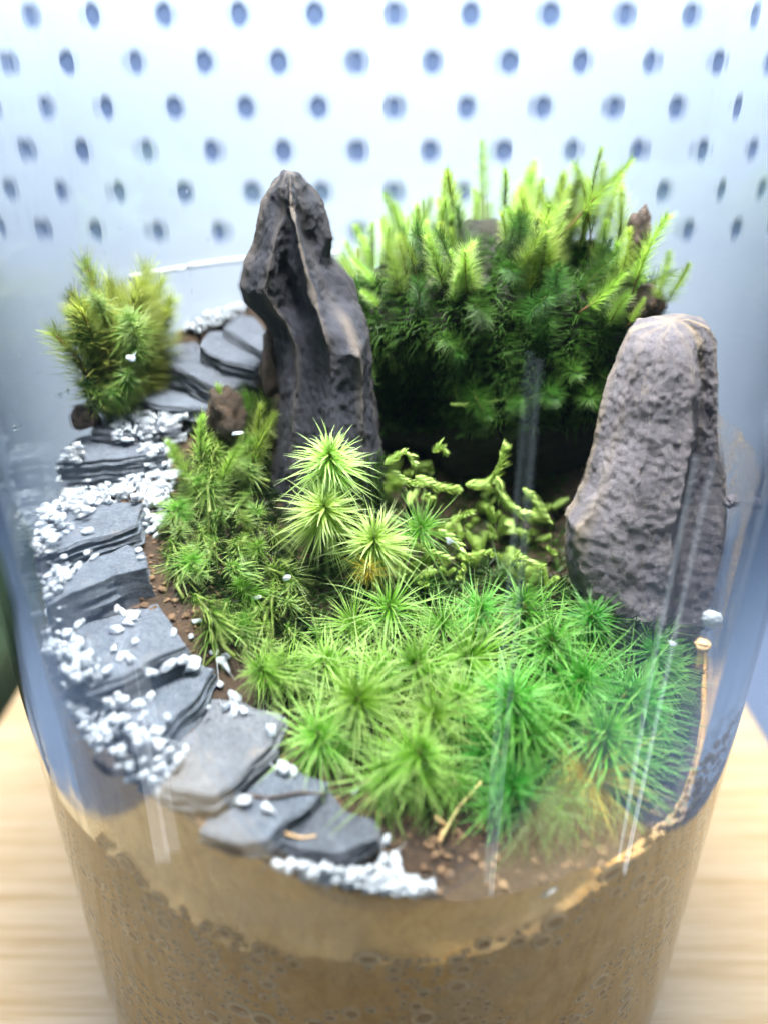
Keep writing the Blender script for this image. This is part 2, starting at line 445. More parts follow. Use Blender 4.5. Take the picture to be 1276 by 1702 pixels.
def H(x, y):
    d = np.hypot(ctrl[:, 0] - x, ctrl[:, 1] - y)
    b = float((TW[:-3] * np.where(d > 0, d * d * np.log(d + 1e-9), 0)).sum() + TW[-3] + TW[-2] * x + TW[-1] * y)
    return b + 0.09 * fbm((x * 1.3, y * 1.3, 3.1), 4) + 0.05 * noise.noise(Vector((x * 6, y * 6, 1)))


def zb_wet(th):
    """height under which the clay is pressed wet against the glass"""
    a = math.degrees(th) % 360           # 270 = towards the camera
    n = 0.35 * noise.noise(Vector((math.cos(th) * 2.2, math.sin(th) * 2.2, 9)))
    if a < 200: b = 7.6
    elif a < 236: b = 7.2 + (a - 200) / 36 * 0.1
    elif a < 292: b = 7.15 - 0.35 * math.sin((a - 236) / 56 * PI * 1.0)
    elif a < 308: b = 7.1 + (a - 292) / 16 * 1.1
    else: b = 8.4
    return b + n


seg, nr = 200, 56
vs, fs, top_n = [], [], 0
vs.append((0, 0, H(0, 0)))
RT = RI - 0.10
for i in range(1, nr + 1):
    r = RT * (i / nr) ** 0.9
    for k in range(seg):
        a = 2 * PI * k / seg; x, y = r * math.cos(a), r * math.sin(a)
        vs.append((x, y, H(x, y)))
for k in range(seg): fs.append((0, 1 + k, 1 + (k + 1) % seg))
for i in range(nr - 1):
    for k in range(seg):
        j = (k + 1) % seg; a0 = 1 + i * seg; a1 = a0 + seg
        fs.append((a0 + k, a1 + k, a1 + j, a0 + j))
soil_top_me = mesh_np('soil_surface', vs, fs, M['soil_top'])
rimz = [vs[1 + (nr - 1) * seg + k][2] for k in range(seg)]
wv, wf = [], []
NW = 90
for k in range(seg):
    th = 2 * PI * k / seg; zt_, zw = rimz[k], zb_wet(2 * PI * k / seg)
    for i in range(NW + 1):
        q = i / NW; z = zt_ * (1 - q ** 1.15) + (ZF + 0.9) * q ** 1.15
        w = 1 / (1 + math.exp(max(-40, min(40, (z - zw + 0.25 * fbm((math.cos(th) * 4, math.sin(th) * 4, z * 1.5), 4)) / 0.06))))
        nz = noise.noise(Vector((math.cos(th) * 9, math.sin(th) * 9, z * 2.6)))
        r = (RT - 0.02 + 0.035 * nz) * (1 - w) + (RI + 0.03 + 0.012 * nz) * w
        if z < 2.3: r = min(r, RI + 0.03 - 1.6 * (1 - math.sqrt(max(0, 1 - ((2.3 - z) / 1.63) ** 2))))
        if i == 0: r = RT
        wv.append((r * math.cos(th), r * math.sin(th), z))
for k in range(seg):
    j = (k + 1) % seg
    for i in range(NW):
        wf.append((k * (NW + 1) + i, k * (NW + 1) + i + 1, j * (NW + 1) + i + 1, j * (NW + 1) + i))
soil = link('soil', soil_top_me); tag(soil, kind='structure')
soil['label'] = 'brown soil filling the jar, crumbly on top'
link('soil_face', mesh_np('soil_face', wv, wf, M['soil_face']), soil)

# air bubbles pressed against the glass: little craters with proud rims
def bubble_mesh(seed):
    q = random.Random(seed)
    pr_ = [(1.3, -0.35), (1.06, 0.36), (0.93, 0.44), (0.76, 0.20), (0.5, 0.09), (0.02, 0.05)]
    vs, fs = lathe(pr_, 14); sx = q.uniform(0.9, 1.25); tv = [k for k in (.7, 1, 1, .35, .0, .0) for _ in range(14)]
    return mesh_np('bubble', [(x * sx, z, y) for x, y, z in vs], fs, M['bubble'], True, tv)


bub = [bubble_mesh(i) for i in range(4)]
bsp = []
tries = 0
while len(bsp) < 1100 and tries < 40000:
    tries += 1
    th = R(rnd.uniform(196, 344)); a = math.degrees(th)
    zw = zb_wet(th); z = zw + 0.1 - rnd.random() ** 1.5 * 5.2
    if noise.noise(Vector((math.cos(th) * 5, math.sin(th) * 5, z * 0.9))) < -0.16: continue
    r = 0.032 + 0.115 * rnd.random() ** 2.0
    if z < 2.5 or any(abs(z - b[1]) < (r + b[2]) * 1.08 and abs(th - b[0]) * RI < (r + b[2]) * 1.08 for b in bsp): continue
    bsp.append((th, z, r))
bsp.sort(key=lambda b: -b[2])
small_v, small_f, small_t = [], [], []
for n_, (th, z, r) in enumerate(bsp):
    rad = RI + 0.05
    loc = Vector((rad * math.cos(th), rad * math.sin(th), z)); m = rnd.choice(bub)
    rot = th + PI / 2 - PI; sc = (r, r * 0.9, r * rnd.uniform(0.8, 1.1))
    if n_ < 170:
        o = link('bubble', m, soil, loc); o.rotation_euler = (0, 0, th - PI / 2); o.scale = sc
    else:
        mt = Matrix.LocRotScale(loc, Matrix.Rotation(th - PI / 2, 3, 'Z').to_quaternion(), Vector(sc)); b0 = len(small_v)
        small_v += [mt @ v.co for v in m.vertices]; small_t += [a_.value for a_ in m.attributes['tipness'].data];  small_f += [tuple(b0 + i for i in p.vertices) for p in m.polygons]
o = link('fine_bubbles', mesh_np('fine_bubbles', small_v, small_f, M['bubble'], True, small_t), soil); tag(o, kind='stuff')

# ------------------------------------------------------------------ slate steps
ground_v, ground_f = list(vs), list(fs)      # everything grains can lie on


def add_ground(me, mw=None):
    b0 = len(ground_v)
    for v in me.vertices: ground_v.append(tuple((mw @ v.co) if mw else v.co))
    for p in me.polygons: ground_f.append(tuple(b0 + i for i in p.vertices))


def slab(label, pts, z, thick, mat, tilt=(0, 0), flare=0.04, seed=0, wob=0.03):
    """a slate plate whose upper face has the outline pts (picture points met with the step's own plane)"""
    c0 = PZ(sum(p[0] for p in pts) / len(pts), sum(p[1] for p in pts) / len(pts), z)
    nrm = Vector((-tilt[0], -tilt[1], 1)).normalized()
    loop = []
    for p in pts:
        o_, d = sight(*p); s = (c0 - o_).dot(nrm) / d.dot(nrm); loop.append(o_ + d * s - c0)
    # finer, slightly ragged outline
    fine = []
    q = random.Random(seed + 50)
    n = len(loop)
    for i in range(n):
        a, b = loop[i], loop[(i + 1) % n]; m = max(2, int((b - a).length / 0.13))
        for k in range(m):
            pnt = a.lerp(b, k / m)
            pnt = pnt + Vector((noise.noise(pnt * 3 + Vector((seed, 0, 0))), noise.noise(pnt * 3 + Vector((0, seed, 7))), 0)) * wob * (1.6 if k else 0.6)
            fine.append(pnt)
    area = sum(fine[i].x * fine[(i + 1) % len(fine)].y - fine[(i + 1) % len(fine)].x * fine[i].y for i in range(len(fine)))
    if area < 0: fine.reverse()
    cen = sum(fine, Vector()) / len(fine)
    N = len(fine); V = []; F = []
    top_r = [0.0, .1, .2, .3, .4, .5, .6, .7, .79, .87, .94, 0.985]
    V.append(cen)
    def up(p, k): return p + Vector((0, 0, 1)) * (k * 0.035 * fbm((p.x * 2.2 + seed, p.y * 2.2, seed * 1.7), 4) - 0.035 * max(0, 0.25 - abs(noise.noise(Vector((p.x * 1.7 + 9, p.y * 1.1, seed))))))
    for fr_ in top_r[1:]:
        for p in fine: V.append(cen.lerp(p, fr_))
    V = [up(p, 1) for p in V]
    L = len(top_r) - 1
    # rim edge and ragged sides made of thin leaves of stone
    lay = [0.02, 0.10, 0.16, 0.28, 0.34, 0.48, 0.56, 0.70, 0.78, 0.90, 1.0]; qo = [0] + [q.uniform(-.03, .022) for _ in lay[1:]]
    for li, q_ in enumerate(lay):
        for i, p in enumerate(fine):
            o_ = (p - cen); o_.z = 0; ln = o_.length or 1
            j = noise.noise(Vector((p.x * 2.5, p.y * 2.5, li * 3.3 + seed))) * 0.06 + (flare * q_) + qo[li]
            w = p + o_ / ln * (j if li else 0.0)
            V.append(Vector((w.x, w.y, p.z + 0.03 * fbm((p.x * 2.2 + seed, p.y * 2.2, seed * 1.7), 4) * (1 - q_) - q_ * thick - (0.012 if li == 0 else 0))))
    rings = L + len(lay)
    for i in range(N): F.append((0, 1 + i, 1 + (i + 1) % N))
    for r_ in range(rings - 1):
        for i in range(N):
            j = (i + 1) % N; a = 1 + r_ * N; b = a + N
            F.append((a + i, b + i, b + j, a + j))
    F.append(tuple(1 + (rings - 1) * N + i for i in range(N - 1, -1, -1)))
    me = mesh_np('slate_step', V, F, mat, True)
    mod = link('slate_step', me, None, c0)
    me.set_sharp_from_angle(angle=R(24)) if hasattr(me, 'set_sharp_from_angle') else None
    tag(mod, label, 'slate step', 'slate steps climbing round the jar')
    add_ground(me, Matrix.Translation(c0))
    return mod


ST = [
 ('small dark blue broken slate, the lowest step beside the front soil', [(462, 1402), (500, 1352), (545, 1308), (575, 1348), (622, 1362), (626, 1388), (560, 1420), (505, 1414)], 8.46, .22, 'slate_dark', (0.05, 0.05)),
 ('pale slate step with a thin dark twig lying across it, second from the bottom', [(352, 1352), (420, 1278), (468, 1270), (542, 1300), (512, 1338), (476, 1362), (446, 1398), (386, 1400), (336, 1376)], 8.66, .20, 'slate', (0, 0.03)),
 ('broad warm grey slate step with a white grain cluster by the moss, third from bottom', [(236, 1292), (262, 1236), (338, 1162), (396, 1164), (474, 1192), (452, 1236), (358, 1322), (292, 1312)], 8.97, .24, 'slate_warm', (0, 0.02)),
 ('triangular grey slate step pointing down to the sand strip, fourth from bottom', [(176, 1182), (196, 1150), (306, 1092), (356, 1112), (322, 1166), (262, 1226), (238, 1250)], 9.30, .34, 'slate', (0, 0.02)),
 ('wide grey slate step strewn with single white grains, fifth from bottom', [(78, 1088), (146, 1034), (262, 1002), (312, 1072), (222, 1112), (150, 1140), (116, 1126)], 9.72, .40, 'slate', (0, 0.0)),
 ('thick slate step with a tall dark front face, sixth from bottom', [(66, 992), (108, 950), (212, 904), (240, 916), (246, 944), (186, 956), (120, 986), (78, 1008)], 10.25, .62, 'slate', (0, 0.02)),
 ('slate step half buried in white grains with dark shaded front, seventh from bottom', [(52, 918), (76, 858), (150, 828), (236, 836), (226, 872), (140, 900), (62, 926)], 10.45, .42, 'slate', (0, 0.02)),
 ('slate step in front of the round moss clump, edged with white grains', [(92, 768), (120, 730), (180, 718), (282, 732), (272, 752), (200, 762)], 10.80, .36, 'slate', (0, 0.0)),
 ('dark slate step mostly covered by a heap of white grains', [(150, 716), (176, 690), (246, 676), (300, 690), (286, 714), (210, 722)], 11.02, .32, 'slate_dark', (0, 0.0)),
 ('thin flat slate step under the long tilted slab', [(226, 660), (248, 634), (330, 638), (378, 652), (346, 676), (270, 674)], 11.28, .26, 'slate', (0, 0.0)),
 ('long tilted slate slab right of the round moss clump', [(264, 582), (284, 562), (318, 562), (362, 596), (402, 634), (384, 652), (330, 630), (284, 606)], 11.72, .36, 'slate_dark', (-0.12, 0.05)),
 ('narrow slate block between the long slab and the uppermost step', [(332, 574), (352, 548), (384, 552), (432, 596), (420, 612), (380, 600)], 11.95, .34, 'slate_dark', (-0.15, 0.08)),
 ('uppermost slate block of the stair beside the tall dark rock', [(374, 544), (396, 520), (424, 528), (452, 566), (448, 590), (412, 572)], 12.10, .36, 'slate_dark', (-0.15, 0.08)),
]
steps = []
for i, (lab, pts, z, th, m, tl) in enumerate(ST):
    steps.append(slab(lab, pts, z, th, M[m], tl, seed=i * 3 + 1))

# ------------------------------------------------------------------ rocks
def smooth01(x): x = min(1, max(0, x)); return x * x * (3 - 2 * x)


def interp(tab, y):
    if y <= tab[0][0]: return tab[0][1:]
    for a, b in zip(tab, tab[1:]):
        if a[0] <= y <= b[0]:
            q = (y - a[0]) / (b[0] - a[0]); return tuple(u + (w - u) * q for u, w in zip(a[1:], b[1:]))
    return tab[-1][1:]


def rock(name, label, sections, Yf, yrows, mat, seed, amp, rough=1.0):
    """sections: rows (picture y, corner list [(x, depth offset)]...) lofted; depth offset: cm away from the plane Y=Yf(y)"""
    NSEG = 192; V, F, T = [], [], []
    n = len(yrows)
    for r_, py in enumerate(yrows):
        cor = interp_sections(sections, py)
        pts = []
        for (px, dy, tn) in cor:
            p = PY(px, py, Yf(py)); z0 = p.z
            # keep the row level: corners lie at the row's own height
            dep = lambda y_: (y_ - CAM.y) * math.cos(PITCH) + (CAM.z - z0) * math.sin(PITCH)
            pts.append((Vector((p.x * dep(p.y + dy) / dep(p.y), p.y + dy, z0)), tn))
        L = [(pts[i][0] - pts[(i + 1) % len(pts)][0]).length for i in range(len(pts))]; tot = sum(L)
        per = []
        # same share of points on each side in every row
        m = len(pts); k = NSEG // m
        for i in range(m):
            a, b = pts[i], pts[(i + 1) % m]
            for q in range(k): per.append((a[0].lerp(b[0], q / k), a[1] * max(0, 1 - q / k * 3) + b[1] * max(0, 1 - (1 - q / k) * 3)))
        for p, tn in per: V.append(p); T.append(tn)
        K = k * m
    for r_ in range(n - 1):
        for i in range(K):
            j = (i + 1) % K; a = r_ * K; b = a + K
            F.append((a + i, a + j, b + j, b + i))
    c0 = sum((V[i] for i in range(K)), Vector()) / K; V.append(c0 + Vector((0, 0, 0.06))); T.append(0.5)
    for i in range(K): F.append((len(V) - 1, (i + 1) % K, i))
    base = sum((V[(n - 1) * K + i] for i in range(K)), Vector()) / K
    me = mesh_np(name, V, F, mat, True, T)
    bm = bmesh.new(); bm.from_mesh(me)
    for _ in range(1): bmesh.ops.smooth_vert(bm, verts=bm.verts[:], factor=0.5, use_axis_x=True, use_axis_y=True, use_axis_z=True)
    bmesh.ops.recalc_face_normals(bm, faces=bm.faces[:]); bm.normal_update()
    for v in bm.verts:
        p = v.co
        q_ = Vector((p.x + seed, p.y, p.z * 0.75))
        vd = noise.voronoi(q_ * 0.95)[0]; chip = min(0.5, vd[1] - vd[0])
        rid = 0.5 - abs(noise.noise(q_ * 2.7)); rid2 = 0.5 - abs(noise.noise(q_ * 6.1 + Vector((3, 1, 0))))
        pit = max(0.0, noise.noise(q_ * 5.2) - 0.22)
        d = amp * (0.7 * fbm(q_ * 0.9, 6) - 1.3 * (0.5 - chip) + 0.45 * rid + 0.3 * rid2 - 0.45 * pit * rough + 0.3 * noise.noise(q_ * 15) * rough + 0.16 * noise.noise(q_ * 33) * rough)
        v.co = p + v.normal * d
    for v in bm.verts:
        v.co -= base
        w = v.co + base; rr = math.hypot(w.x, w.y)
        if rr > RI - 0.06: w.x *= (RI - 0.06) / rr; w.y *= (RI - 0.06) / rr; v.co = w - base
    bm.to_mesh(me); bm.free(); me.update()
    o = link(name, me, None, base)
    tag(o, label, 'rock', 'upright landscape rocks')
    add_ground(me, Matrix.Translation(base))
    return o


def interp_sections(sec, y):
    if y <= sec[0][0]: return sec[0][1]
    for a, b in zip(sec, sec[1:]):
        if a[0] <= y <= b[0]:
            q = (y - a[0]) / (b[0] - a[0])
            return [tuple(u + (w - u) * q for u, w in zip(m, n)) for m, n in zip(a[1], b[1])]
    return sec[-1][1]


# corners run: left edge, facet line, valley, ridge, right of ridge, right edge, back right, back left
LR = [
 (292, [(470, .5, .5), (478, .35, .6), (482, .3, .5), (486, .25, .6), (492, .4, .4), (500, .6, .3), (494, 1.0, .2), (474, 1.0, .3)]),
 (315, [(450, .6, .5), (468, .25, .4), (478, .2, .3), (484, .05, .6), (500, .35, .2), (526, .7, .2), (510, 1.3, .1), (462, 1.3, .3)]),
 (345, [(431, .6, .5), (470, .2, .4), (480, .1, .2), (488, -.1, .6), (508, .35, .1), (545, .7, .2), (520, 1.5, 0), (452, 1.5, .2)]),
 (400, [(419, .6, .4), (458, .1, .3), (480, .2, 0), (501, -.4, .5), (515, .45, .1), (551, .7, .1), (528, 1.7, 0), (436, 1.7, .1)]),
 (450, [(402, .6, .3), (447, .0, .3), (478, .32, 0), (514, -.5, .5), (526, .4, .1), (556, .8, .1), (540, 1.9, 0), (424, 1.8, .1)]),
 (490, [(398, .6, .2), (440, .0, .3), (486, .38, 0), (525, -.55, .5), (540, .4, .1), (588, .9, .1), (570, 2.0, 0), (424, 1.8, .1)]),
 (515, [(406, .6, .1), (455, .1, .5), (492, .38, 0), (533, -.6, .5), (556, .35, .1), (594, .9, .1), (580, 2.0, 0), (430, 1.8, .1)]),
 (540, [(428, .6, .1), (474, .1, .5), (500, .1, 0), (540, -.6, .6), (574, -.05, .5), (602, .8, .1), (590, 2.0, 0), (450, 1.8, .1)]),
 (575, [(456, .6, .1), (490, .0, .4), (512, -.1, 0), (548, -.5, .2), (598, -.5, .5), (614, .6, .2), (600, 2.0, 0), (466, 1.8, .1)]),
 (620, [(462, .5, .1), (494, -.1, .3), (520, -.2, 0), (552, -.5, 0), (604, -.35, .5), (620, .5, .2), (608, 2.0, 0), (474, 1.8, .1)]),
 (700, [(458, .3, .1), (486, -.2, .2), (520, -.3, 0), (560, -.6, 0), (606, -.45, .2), (628, .4, .2), (616, 2.0, 0), (470, 1.8, .1)]),
 (800, [(452, .2, .1), (480, -.3, .1), (520, -.4, 0), (560, -.7, 0), (612, -.55, .1), (640, .3, .1), (624, 2.0, 0), (466, 1.8, .1)]),
 (900, [(446, .2, .1), (476, -.4, .1), (520, -.5, 0), (560, -.8, 0), (616, -.65, .1), (648, .3, .1), (630, 2.0, 0), (462, 1.8, .1)]),
]
rows_ = [292 + (900 - 292) * (i / 179) for i in range(180)]
rock('slate_rock', 'tall dark slate rock with a pale tan ridge beside the stair', LR, lambda y: 0.75 - (y - 292) / 608 * 0.55, rows_, M['rock_dark'], 2.0, 0.095, 0.6)

RR = [
 (552, [(1082, .4, .7), (1096, .2, .5), (1110, .15, .4), (1122, .2, .4), (1134, .5, .8), (1144, .55, .8), (1140, 1.0, .4), (1090, 1.0, .4)]),
 (562, [(1046, .4, .7), (1068, .1, .3), (1100, .0, .2), (1132, .05, .2), (1150, .5, .9), (1180, .5, .8), (1168, 1.2, .5), (1060, 1.2, .4)]),
 (582, [(1036, .4, .4), (1062, .0, .1), (1100, -.1, .1), (1146, -.05, .2), (1162, .45, .8), (1198, .45, .6), (1184, 1.3, .4), (1052, 1.3, .3)]),
 (650, [(1010, .4, .4), (1040, 0, .1), (1090, -.2, 0), (1152, -.2, .1), (1166, .5, .3), (1198, .4, .2), (1186, 1.4, .2), (1030, 1.4, .2)]),
 (720, [(994, .4, .6), (1020, 0, .2), (1080, -.3, 0), (1152, -.3, .1), (1164, .6, .2), (1200, .4, .4), (1186, 1.4, .2), (1014, 1.4, .2)]),
 (790, [(974, .4, .6), (1000, -.1, .3), (1060, -.35, 0), (1138, -.35, .1), (1156, .65, .1), (1206, .35, .4), (1190, 1.5, .2), (1000, 1.5, .2)]),
 (850, [(952, .4, .6), (978, -.15, .4), (1046, -.4, 0), (1122, -.4, .1), (1144, .7, .1), (1210, .3, .3), (1192, 1.5, .2), (986, 1.5, .2)]),
 (876, [(932, .4, .6), (958, -.1, .7), (1040, -.4, 0), (1116, -.4, .1), (1140, .7, .1), (1210, .3, .3), (1192, 1.5, .2), (976, 1.5, .2)]),
 (940, [(934, .4, .4), (962, -.1, .2), (1040, -.45, 0), (1112, -.45, .1), (1134, .6, .1), (1204, .3, .2), (1188, 1.5, .2), (976, 1.5, .2)]),
 (1010, [(952, .4, .1), (980, -.1, .1), (1044, -.5, 0), (1106, -.45, .1), (1128, .5, 0), (1186, .3, .1), (1172, 1.5, .2), (986, 1.5, .2)]),
 (1090, [(978, .4, .1), (1002, -.1, .1), (1050, -.5, 0), (1100, -.45, 0), (1120, .4, 0), (1164, .3, .1), (1152, 1.4, .2), (1002, 1.4, .2)]),
]
rows_ = [552 + (1090 - 552) * (i / 179) for i in range(180)]
rock('grey_rock', 'broad grey violet rock with rough pitted face standing by the glass', RR, lambda y: -1.0 - (y - 536) / 554 * 0.9, rows_, M['rock_grey'], 7.0, 0.065, 0.9)

# ------------------------------------------------------------------ mossy bank at the back
bm = bmesh.new(); bmesh.ops.create_icosphere(bm, subdivisions=5, radius=1)
BC = Vector((2.25, 3.05, 11.7)); BR = Vector((3.25, 1.95, 2.15))
for v in bm.verts:
    p = v.co.copy()
    p = Vector((math.copysign(abs(p.x) ** 0.85, p.x), math.copysign(abs(p.y) ** 0.9, p.y), math.copysign(abs(p.z) ** 0.8, p.z)))
    w = Vector((p.x * BR.x, p.y * BR.y, p.z * BR.z)) + BC
    d = 0.32 * fbm((w.x * 0.8, w.y * 0.8, w.z * 0.8), 5); w += v.co * d
    # hollow under the brow
    hol = math.exp(-((w.x - 0.6) / 1.3) ** 2 - ((w.z - 11.2) / 0.9) ** 2) * 0.7
    if v.co.y < 0: w.y += hol
    rr = math.hypot(w.x, w.y)
    if rr > RI - 0.08: w.x *= (RI - 0.08) / rr; w.y *= (RI - 0.08) / rr
    v.co = w
bank_me = bm_mesh('moss_bank', bm, M['bank'])
bank = link('moss_bank', bank_me); tag(bank, kind='structure')
bank_bvh = BVHTree.FromPolygons([v.co for v in bank_me.vertices], [tuple(p.vertices) for p in bank_me.polygons])
GB = BVHTree.FromPolygons([Vector(v) for v in ground_v], ground_f)


def hit(px, py, tree=None, maxd=60):
    o_, d = sight(px, py); r = (tree or GB).ray_cast(o_, d, maxd)
    return (r[0], r[1]) if r[0] else (None, None)


def hit_h(px, py, h):
    """the point on the picture ray that stands h above the ground"""
    o_, d = sight(px, py); s = 0.0
    while s < 16:
        p = o_ + d * s
        if math.hypot(p.x, p.y) < RI - 0.1 and p.y > -RI and p.z <= H(p.x, p.y) + h: return p
        s += 0.03
    return None

def inside(poly, x, y):
    c = False; j = len(poly) - 1
    for i in range(len(poly)):
        (xi, yi), (xj, yj) = poly[i], poly[j]
        if (yi > y) != (yj > y) and x < (xj - xi) * (y - yi) / (yj - yi) + xi: c = not c
        j = i
    return c


# ------------------------------------------------------------------ moss
def leaf_batch(leaves, segs=4, fold=0.35):
    """leaves: (base, dir, droop vector, length, width, up) -> verts, faces, tipness"""
    V, F, T = [], [], []
    prof = {4: [0.6, 1.0, 0.85, 0.5], 3: [0.7, 1.0, 0.6], 2: [0.7, 1.0]}[segs]
    for (b, d, g, L, w, up) in leaves:
        base = len(V); side = d.cross(up)
        if side.length < 1e-4: side = Vector((1, 0, 0))
        side.normalize(); n = side.cross(d).normalized()
        for i in range(segs):
            t_ = i / segs; c = b + d * (L * t_) + g * (L * t_ * t_); ww = w * prof[i] * 0.5
            V += [c - side * ww + n * ww * fold, c, c + side * ww + n * ww * fold]; T += [t_] * 3
        V.append(b + d * L + g * L); T.append(1.0)
        for i in range(segs - 1):
            a = base + i * 3
            F += [(a, a + 1, a + 4, a + 3), (a + 1, a + 2, a + 5, a + 4)]
        a = base + (segs - 1) * 3; tip = base + segs * 3
        F += [(a, a + 1, tip), (a + 1, a + 2, tip)]
    return V, F, T


GA = PI * (3 - math.sqrt(5))
Z = Vector((0, 0, 1))


def star_leaves(n, L, w, seed, el0=80, el1=-12, droop=0.28, stem=0.28, jit=0.12):
    q = random.Random(seed); out = []
    for i in range(n):
        t_ = (i + 0.5) / n
        el = R(el0 + (el1 - el0) * t_ ** 0.75 + q.uniform(-10, 10)); az = i * GA + q.uniform(-0.25, 0.25)
        d = Vector((math.cos(az) * math.cos(el), math.sin(az) * math.cos(el), math.sin(el)))
        b = Vector((0, 0, -stem * t_)) + d * 0.01
        l_ = L * (0.55 + 0.5 * min(1, t_ * 2.2)) * q.uniform(0.6, 1.2)
        g = Vector((0, 0, -1)) * droop * q.uniform(0.3, 1.3) + Vector((q.uniform(-1, 1), q.uniform(-1, 1), q.uniform(-1, 1))) * jit
        out.append((b, d, g, l_, w * q.uniform(0.8, 1.2), Z if abs(d.z) < 0.9 else Vector((1, 0, 0))))
    return out


def feather_leaves(L, n, leaf, w, seed, bend=0.2, angle=38, start=0.12, curl=0.15, segs=2):
    """leaves spiralling up a gently bent stem; returns leaves and the stem's points"""
    q = random.Random(seed); out = []; bd = Vector((q.uniform(-1, 1), q.uniform(-1, 1), 0)) * bend
    def sp(t_): return Vector((0, 0, L * t_)) + bd * (L * t_ * t_)
    for i in range(n):
        t_ = start + (1 - start) * ((i + q.random()) / n); az = i * GA + q.uniform(-.3, .3)
        tang = (sp(min(1, t_ + .05)) - sp(t_ - .05)).normalized()
        rad = Vector((math.cos(az), math.sin(az), 0)); rad = (rad - tang * rad.dot(tang)).normalized()
        an = R(angle * (1.25 - 0.75 * t_) + q.uniform(-9, 9))
        d = tang * math.cos(an) + rad * math.sin(an)
        l_ = leaf * (0.65 + 0.5 * math.sin(PI * min(1, 0.15 + t_ * 0.85))) * q.uniform(0.75, 1.15)
        out.append((sp(t_), d, rad * curl * q.uniform(-.2, 1) + Vector((q.uniform(-1, 1), q.uniform(-1, 1), q.uniform(-1, 1))) * 0.12, l_, w * q.uniform(.8, 1.2), tang))
    return out, [sp(k / 6) for k in range(7)]


def tube(pts, r0, r1, seg=6):
    V, F = [], []
    n = len(pts)
    for i, p in enumerate(pts):
        t_ = (pts[min(i + 1, n - 1)] - pts[max(i - 1, 0)]).normalized()
        a = t_.orthogonal().normalized(); b = t_.cross(a); r = r0 + (r1 - r0) * i / (n - 1)
        for k in range(seg):
            an = 2 * PI * k / seg; V.append(p + (a * math.cos(an) + b * math.sin(an)) * r)
    for i in range(n - 1):
        for k in range(seg):
            j = (k + 1) % seg; F.append((i * seg + k, i * seg + j, (i + 1) * seg + j, (i + 1) * seg + k))
    F.append(tuple(range(seg - 1, -1, -1))); F.append(tuple((n - 1) * seg + k for k in range(seg)))
    return V, F


class Kind:
    """mesh variants of one kind of moss shoot; make() places one shoot with its stem and leaves"""
    def __init__(s, variants): s.v = variants

    def make(s, name, loc, rot, sc, label, cat, group=None, k=None):
        lm, sm = s.v[rnd.randrange(len(s.v)) if k is None else k % len(s.v)]
        e = empty(name, loc, rot); e.scale = (sc, sc, sc)
        link('leaves', lm, e); link('stem', sm, e)
        return tag(e, label, cat, group)


def star_kind(mat, n, L, w, seeds, stem_len=0.9, **kw):
    out = []
    for sd in seeds:
        V, F, T = leaf_batch(star_leaves(n, L, w, sd, **kw)); lm = mesh_np('leaves', V, F, mat, True, T)
        q = random.Random(sd); V, F = tube([Vector((q.uniform(-.04, .04) * i, q.uniform(-.04, .04) * i, -stem_len * i / 4)) for i in range(5)], .022, .03)
        out.append((lm, mesh_np('stem', V, F, M['stem_green'])))
    return Kind(out)


def feather_kind(mat, seeds, L=1.6, n=90, leaf=.3, w=.028, stem_mat='stem', r=.022, **kw):
    out = []
    for sd in seeds:
        lv, sp = feather_leaves(L, n, leaf, w, sd, **kw); V, F, T = leaf_batch(lv, 3)
        lm = mesh_np('leaves', V, F, mat, True, T); V, F = tube(sp, r, r * .6); out.append((lm, mesh_np('stem', V, F, M[stem_mat])))
    return Kind(out)


K_star = star_kind(M['leaf_star'], 190, .74, .0165, range(12), droop=.5, el0=86, el1=-25, stem=.42, jit=.30)
K_thin = star_kind(M['leaf_star'], 100, .84, .016, range(20, 25), droop=.36, el0=78, el1=-10, jit=.24)
K_emer = star_kind(M['leaf_emerald'], 190, .76, .0165, range(12, 24), droop=.5, el0=86, el1=-25, stem=.42, jit=.30)
K_emth = star_kind(M['leaf_emerald'], 100, .84, .016, range(25, 30), droop=.36, el0=78, el1=-10, jit=.24)
K_pale = star_kind(M['leaf_pale'], 300, .55, .0185, range(30, 34), el0=88, el1=-50, droop=.42, stem=.46, jit=.24)
K_deep = star_kind(M['leaf_deep'], 110, .80, .017, range(40, 44), droop=.45, jit=.22)
K_curl = star_kind(M['leaf_curl'], 110, .34, .017, range(50, 56), el0=78, el1=-35, droop=.9, stem=.5, jit=.18)
K_yell = star_kind(M['leaf_yellow'], 130, .75, .017, range(60, 63), el0=85, el1=0, droop=.25, jit=.2)
K_feat = feather_kind(M['leaf_feather'], range(70, 78), L=1.5, n=330, leaf=.40, w=.0135, bend=.22, angle=60, start=.2, segs=3)
K_tall = feather_kind(M['leaf_feather'], range(80, 84), L=2.0, n=300, leaf=.40, w=.0125, bend=.25, angle=64, start=.35, segs=3)
K_dark = feather_kind(M['leaf_deep'], range(90, 96), L=1.1, n=190, leaf=.36, w=.014, bend=.25, angle=68, stem_mat='stem_green', segs=3)
K_oliv = feather_kind(M['leaf_olive'], range(100, 106), L=1.5, n=340, leaf=.38, w=.0135, bend=.18, angle=62, segs=3)
K_fern = feather_kind(M['leaf_feather'], range(110, 114), L=1.3, n=280, leaf=.30, w=.0145, bend=.3, angle=66, stem_mat='stem_green', curl=-.25, segs=3)
K_lite = feather_kind(M['leaf_pale'], range(120, 125), L=1.4, n=300, leaf=.42, w=.0125, bend=.25, angle=54, start=.25, segs=3)


def keep_in(p, m):
    r = math.hypot(p.x, p.y)
    return p if r < RI - m else Vector((p.x * (RI - m) / r, p.y * (RI - m) / r, p.z))


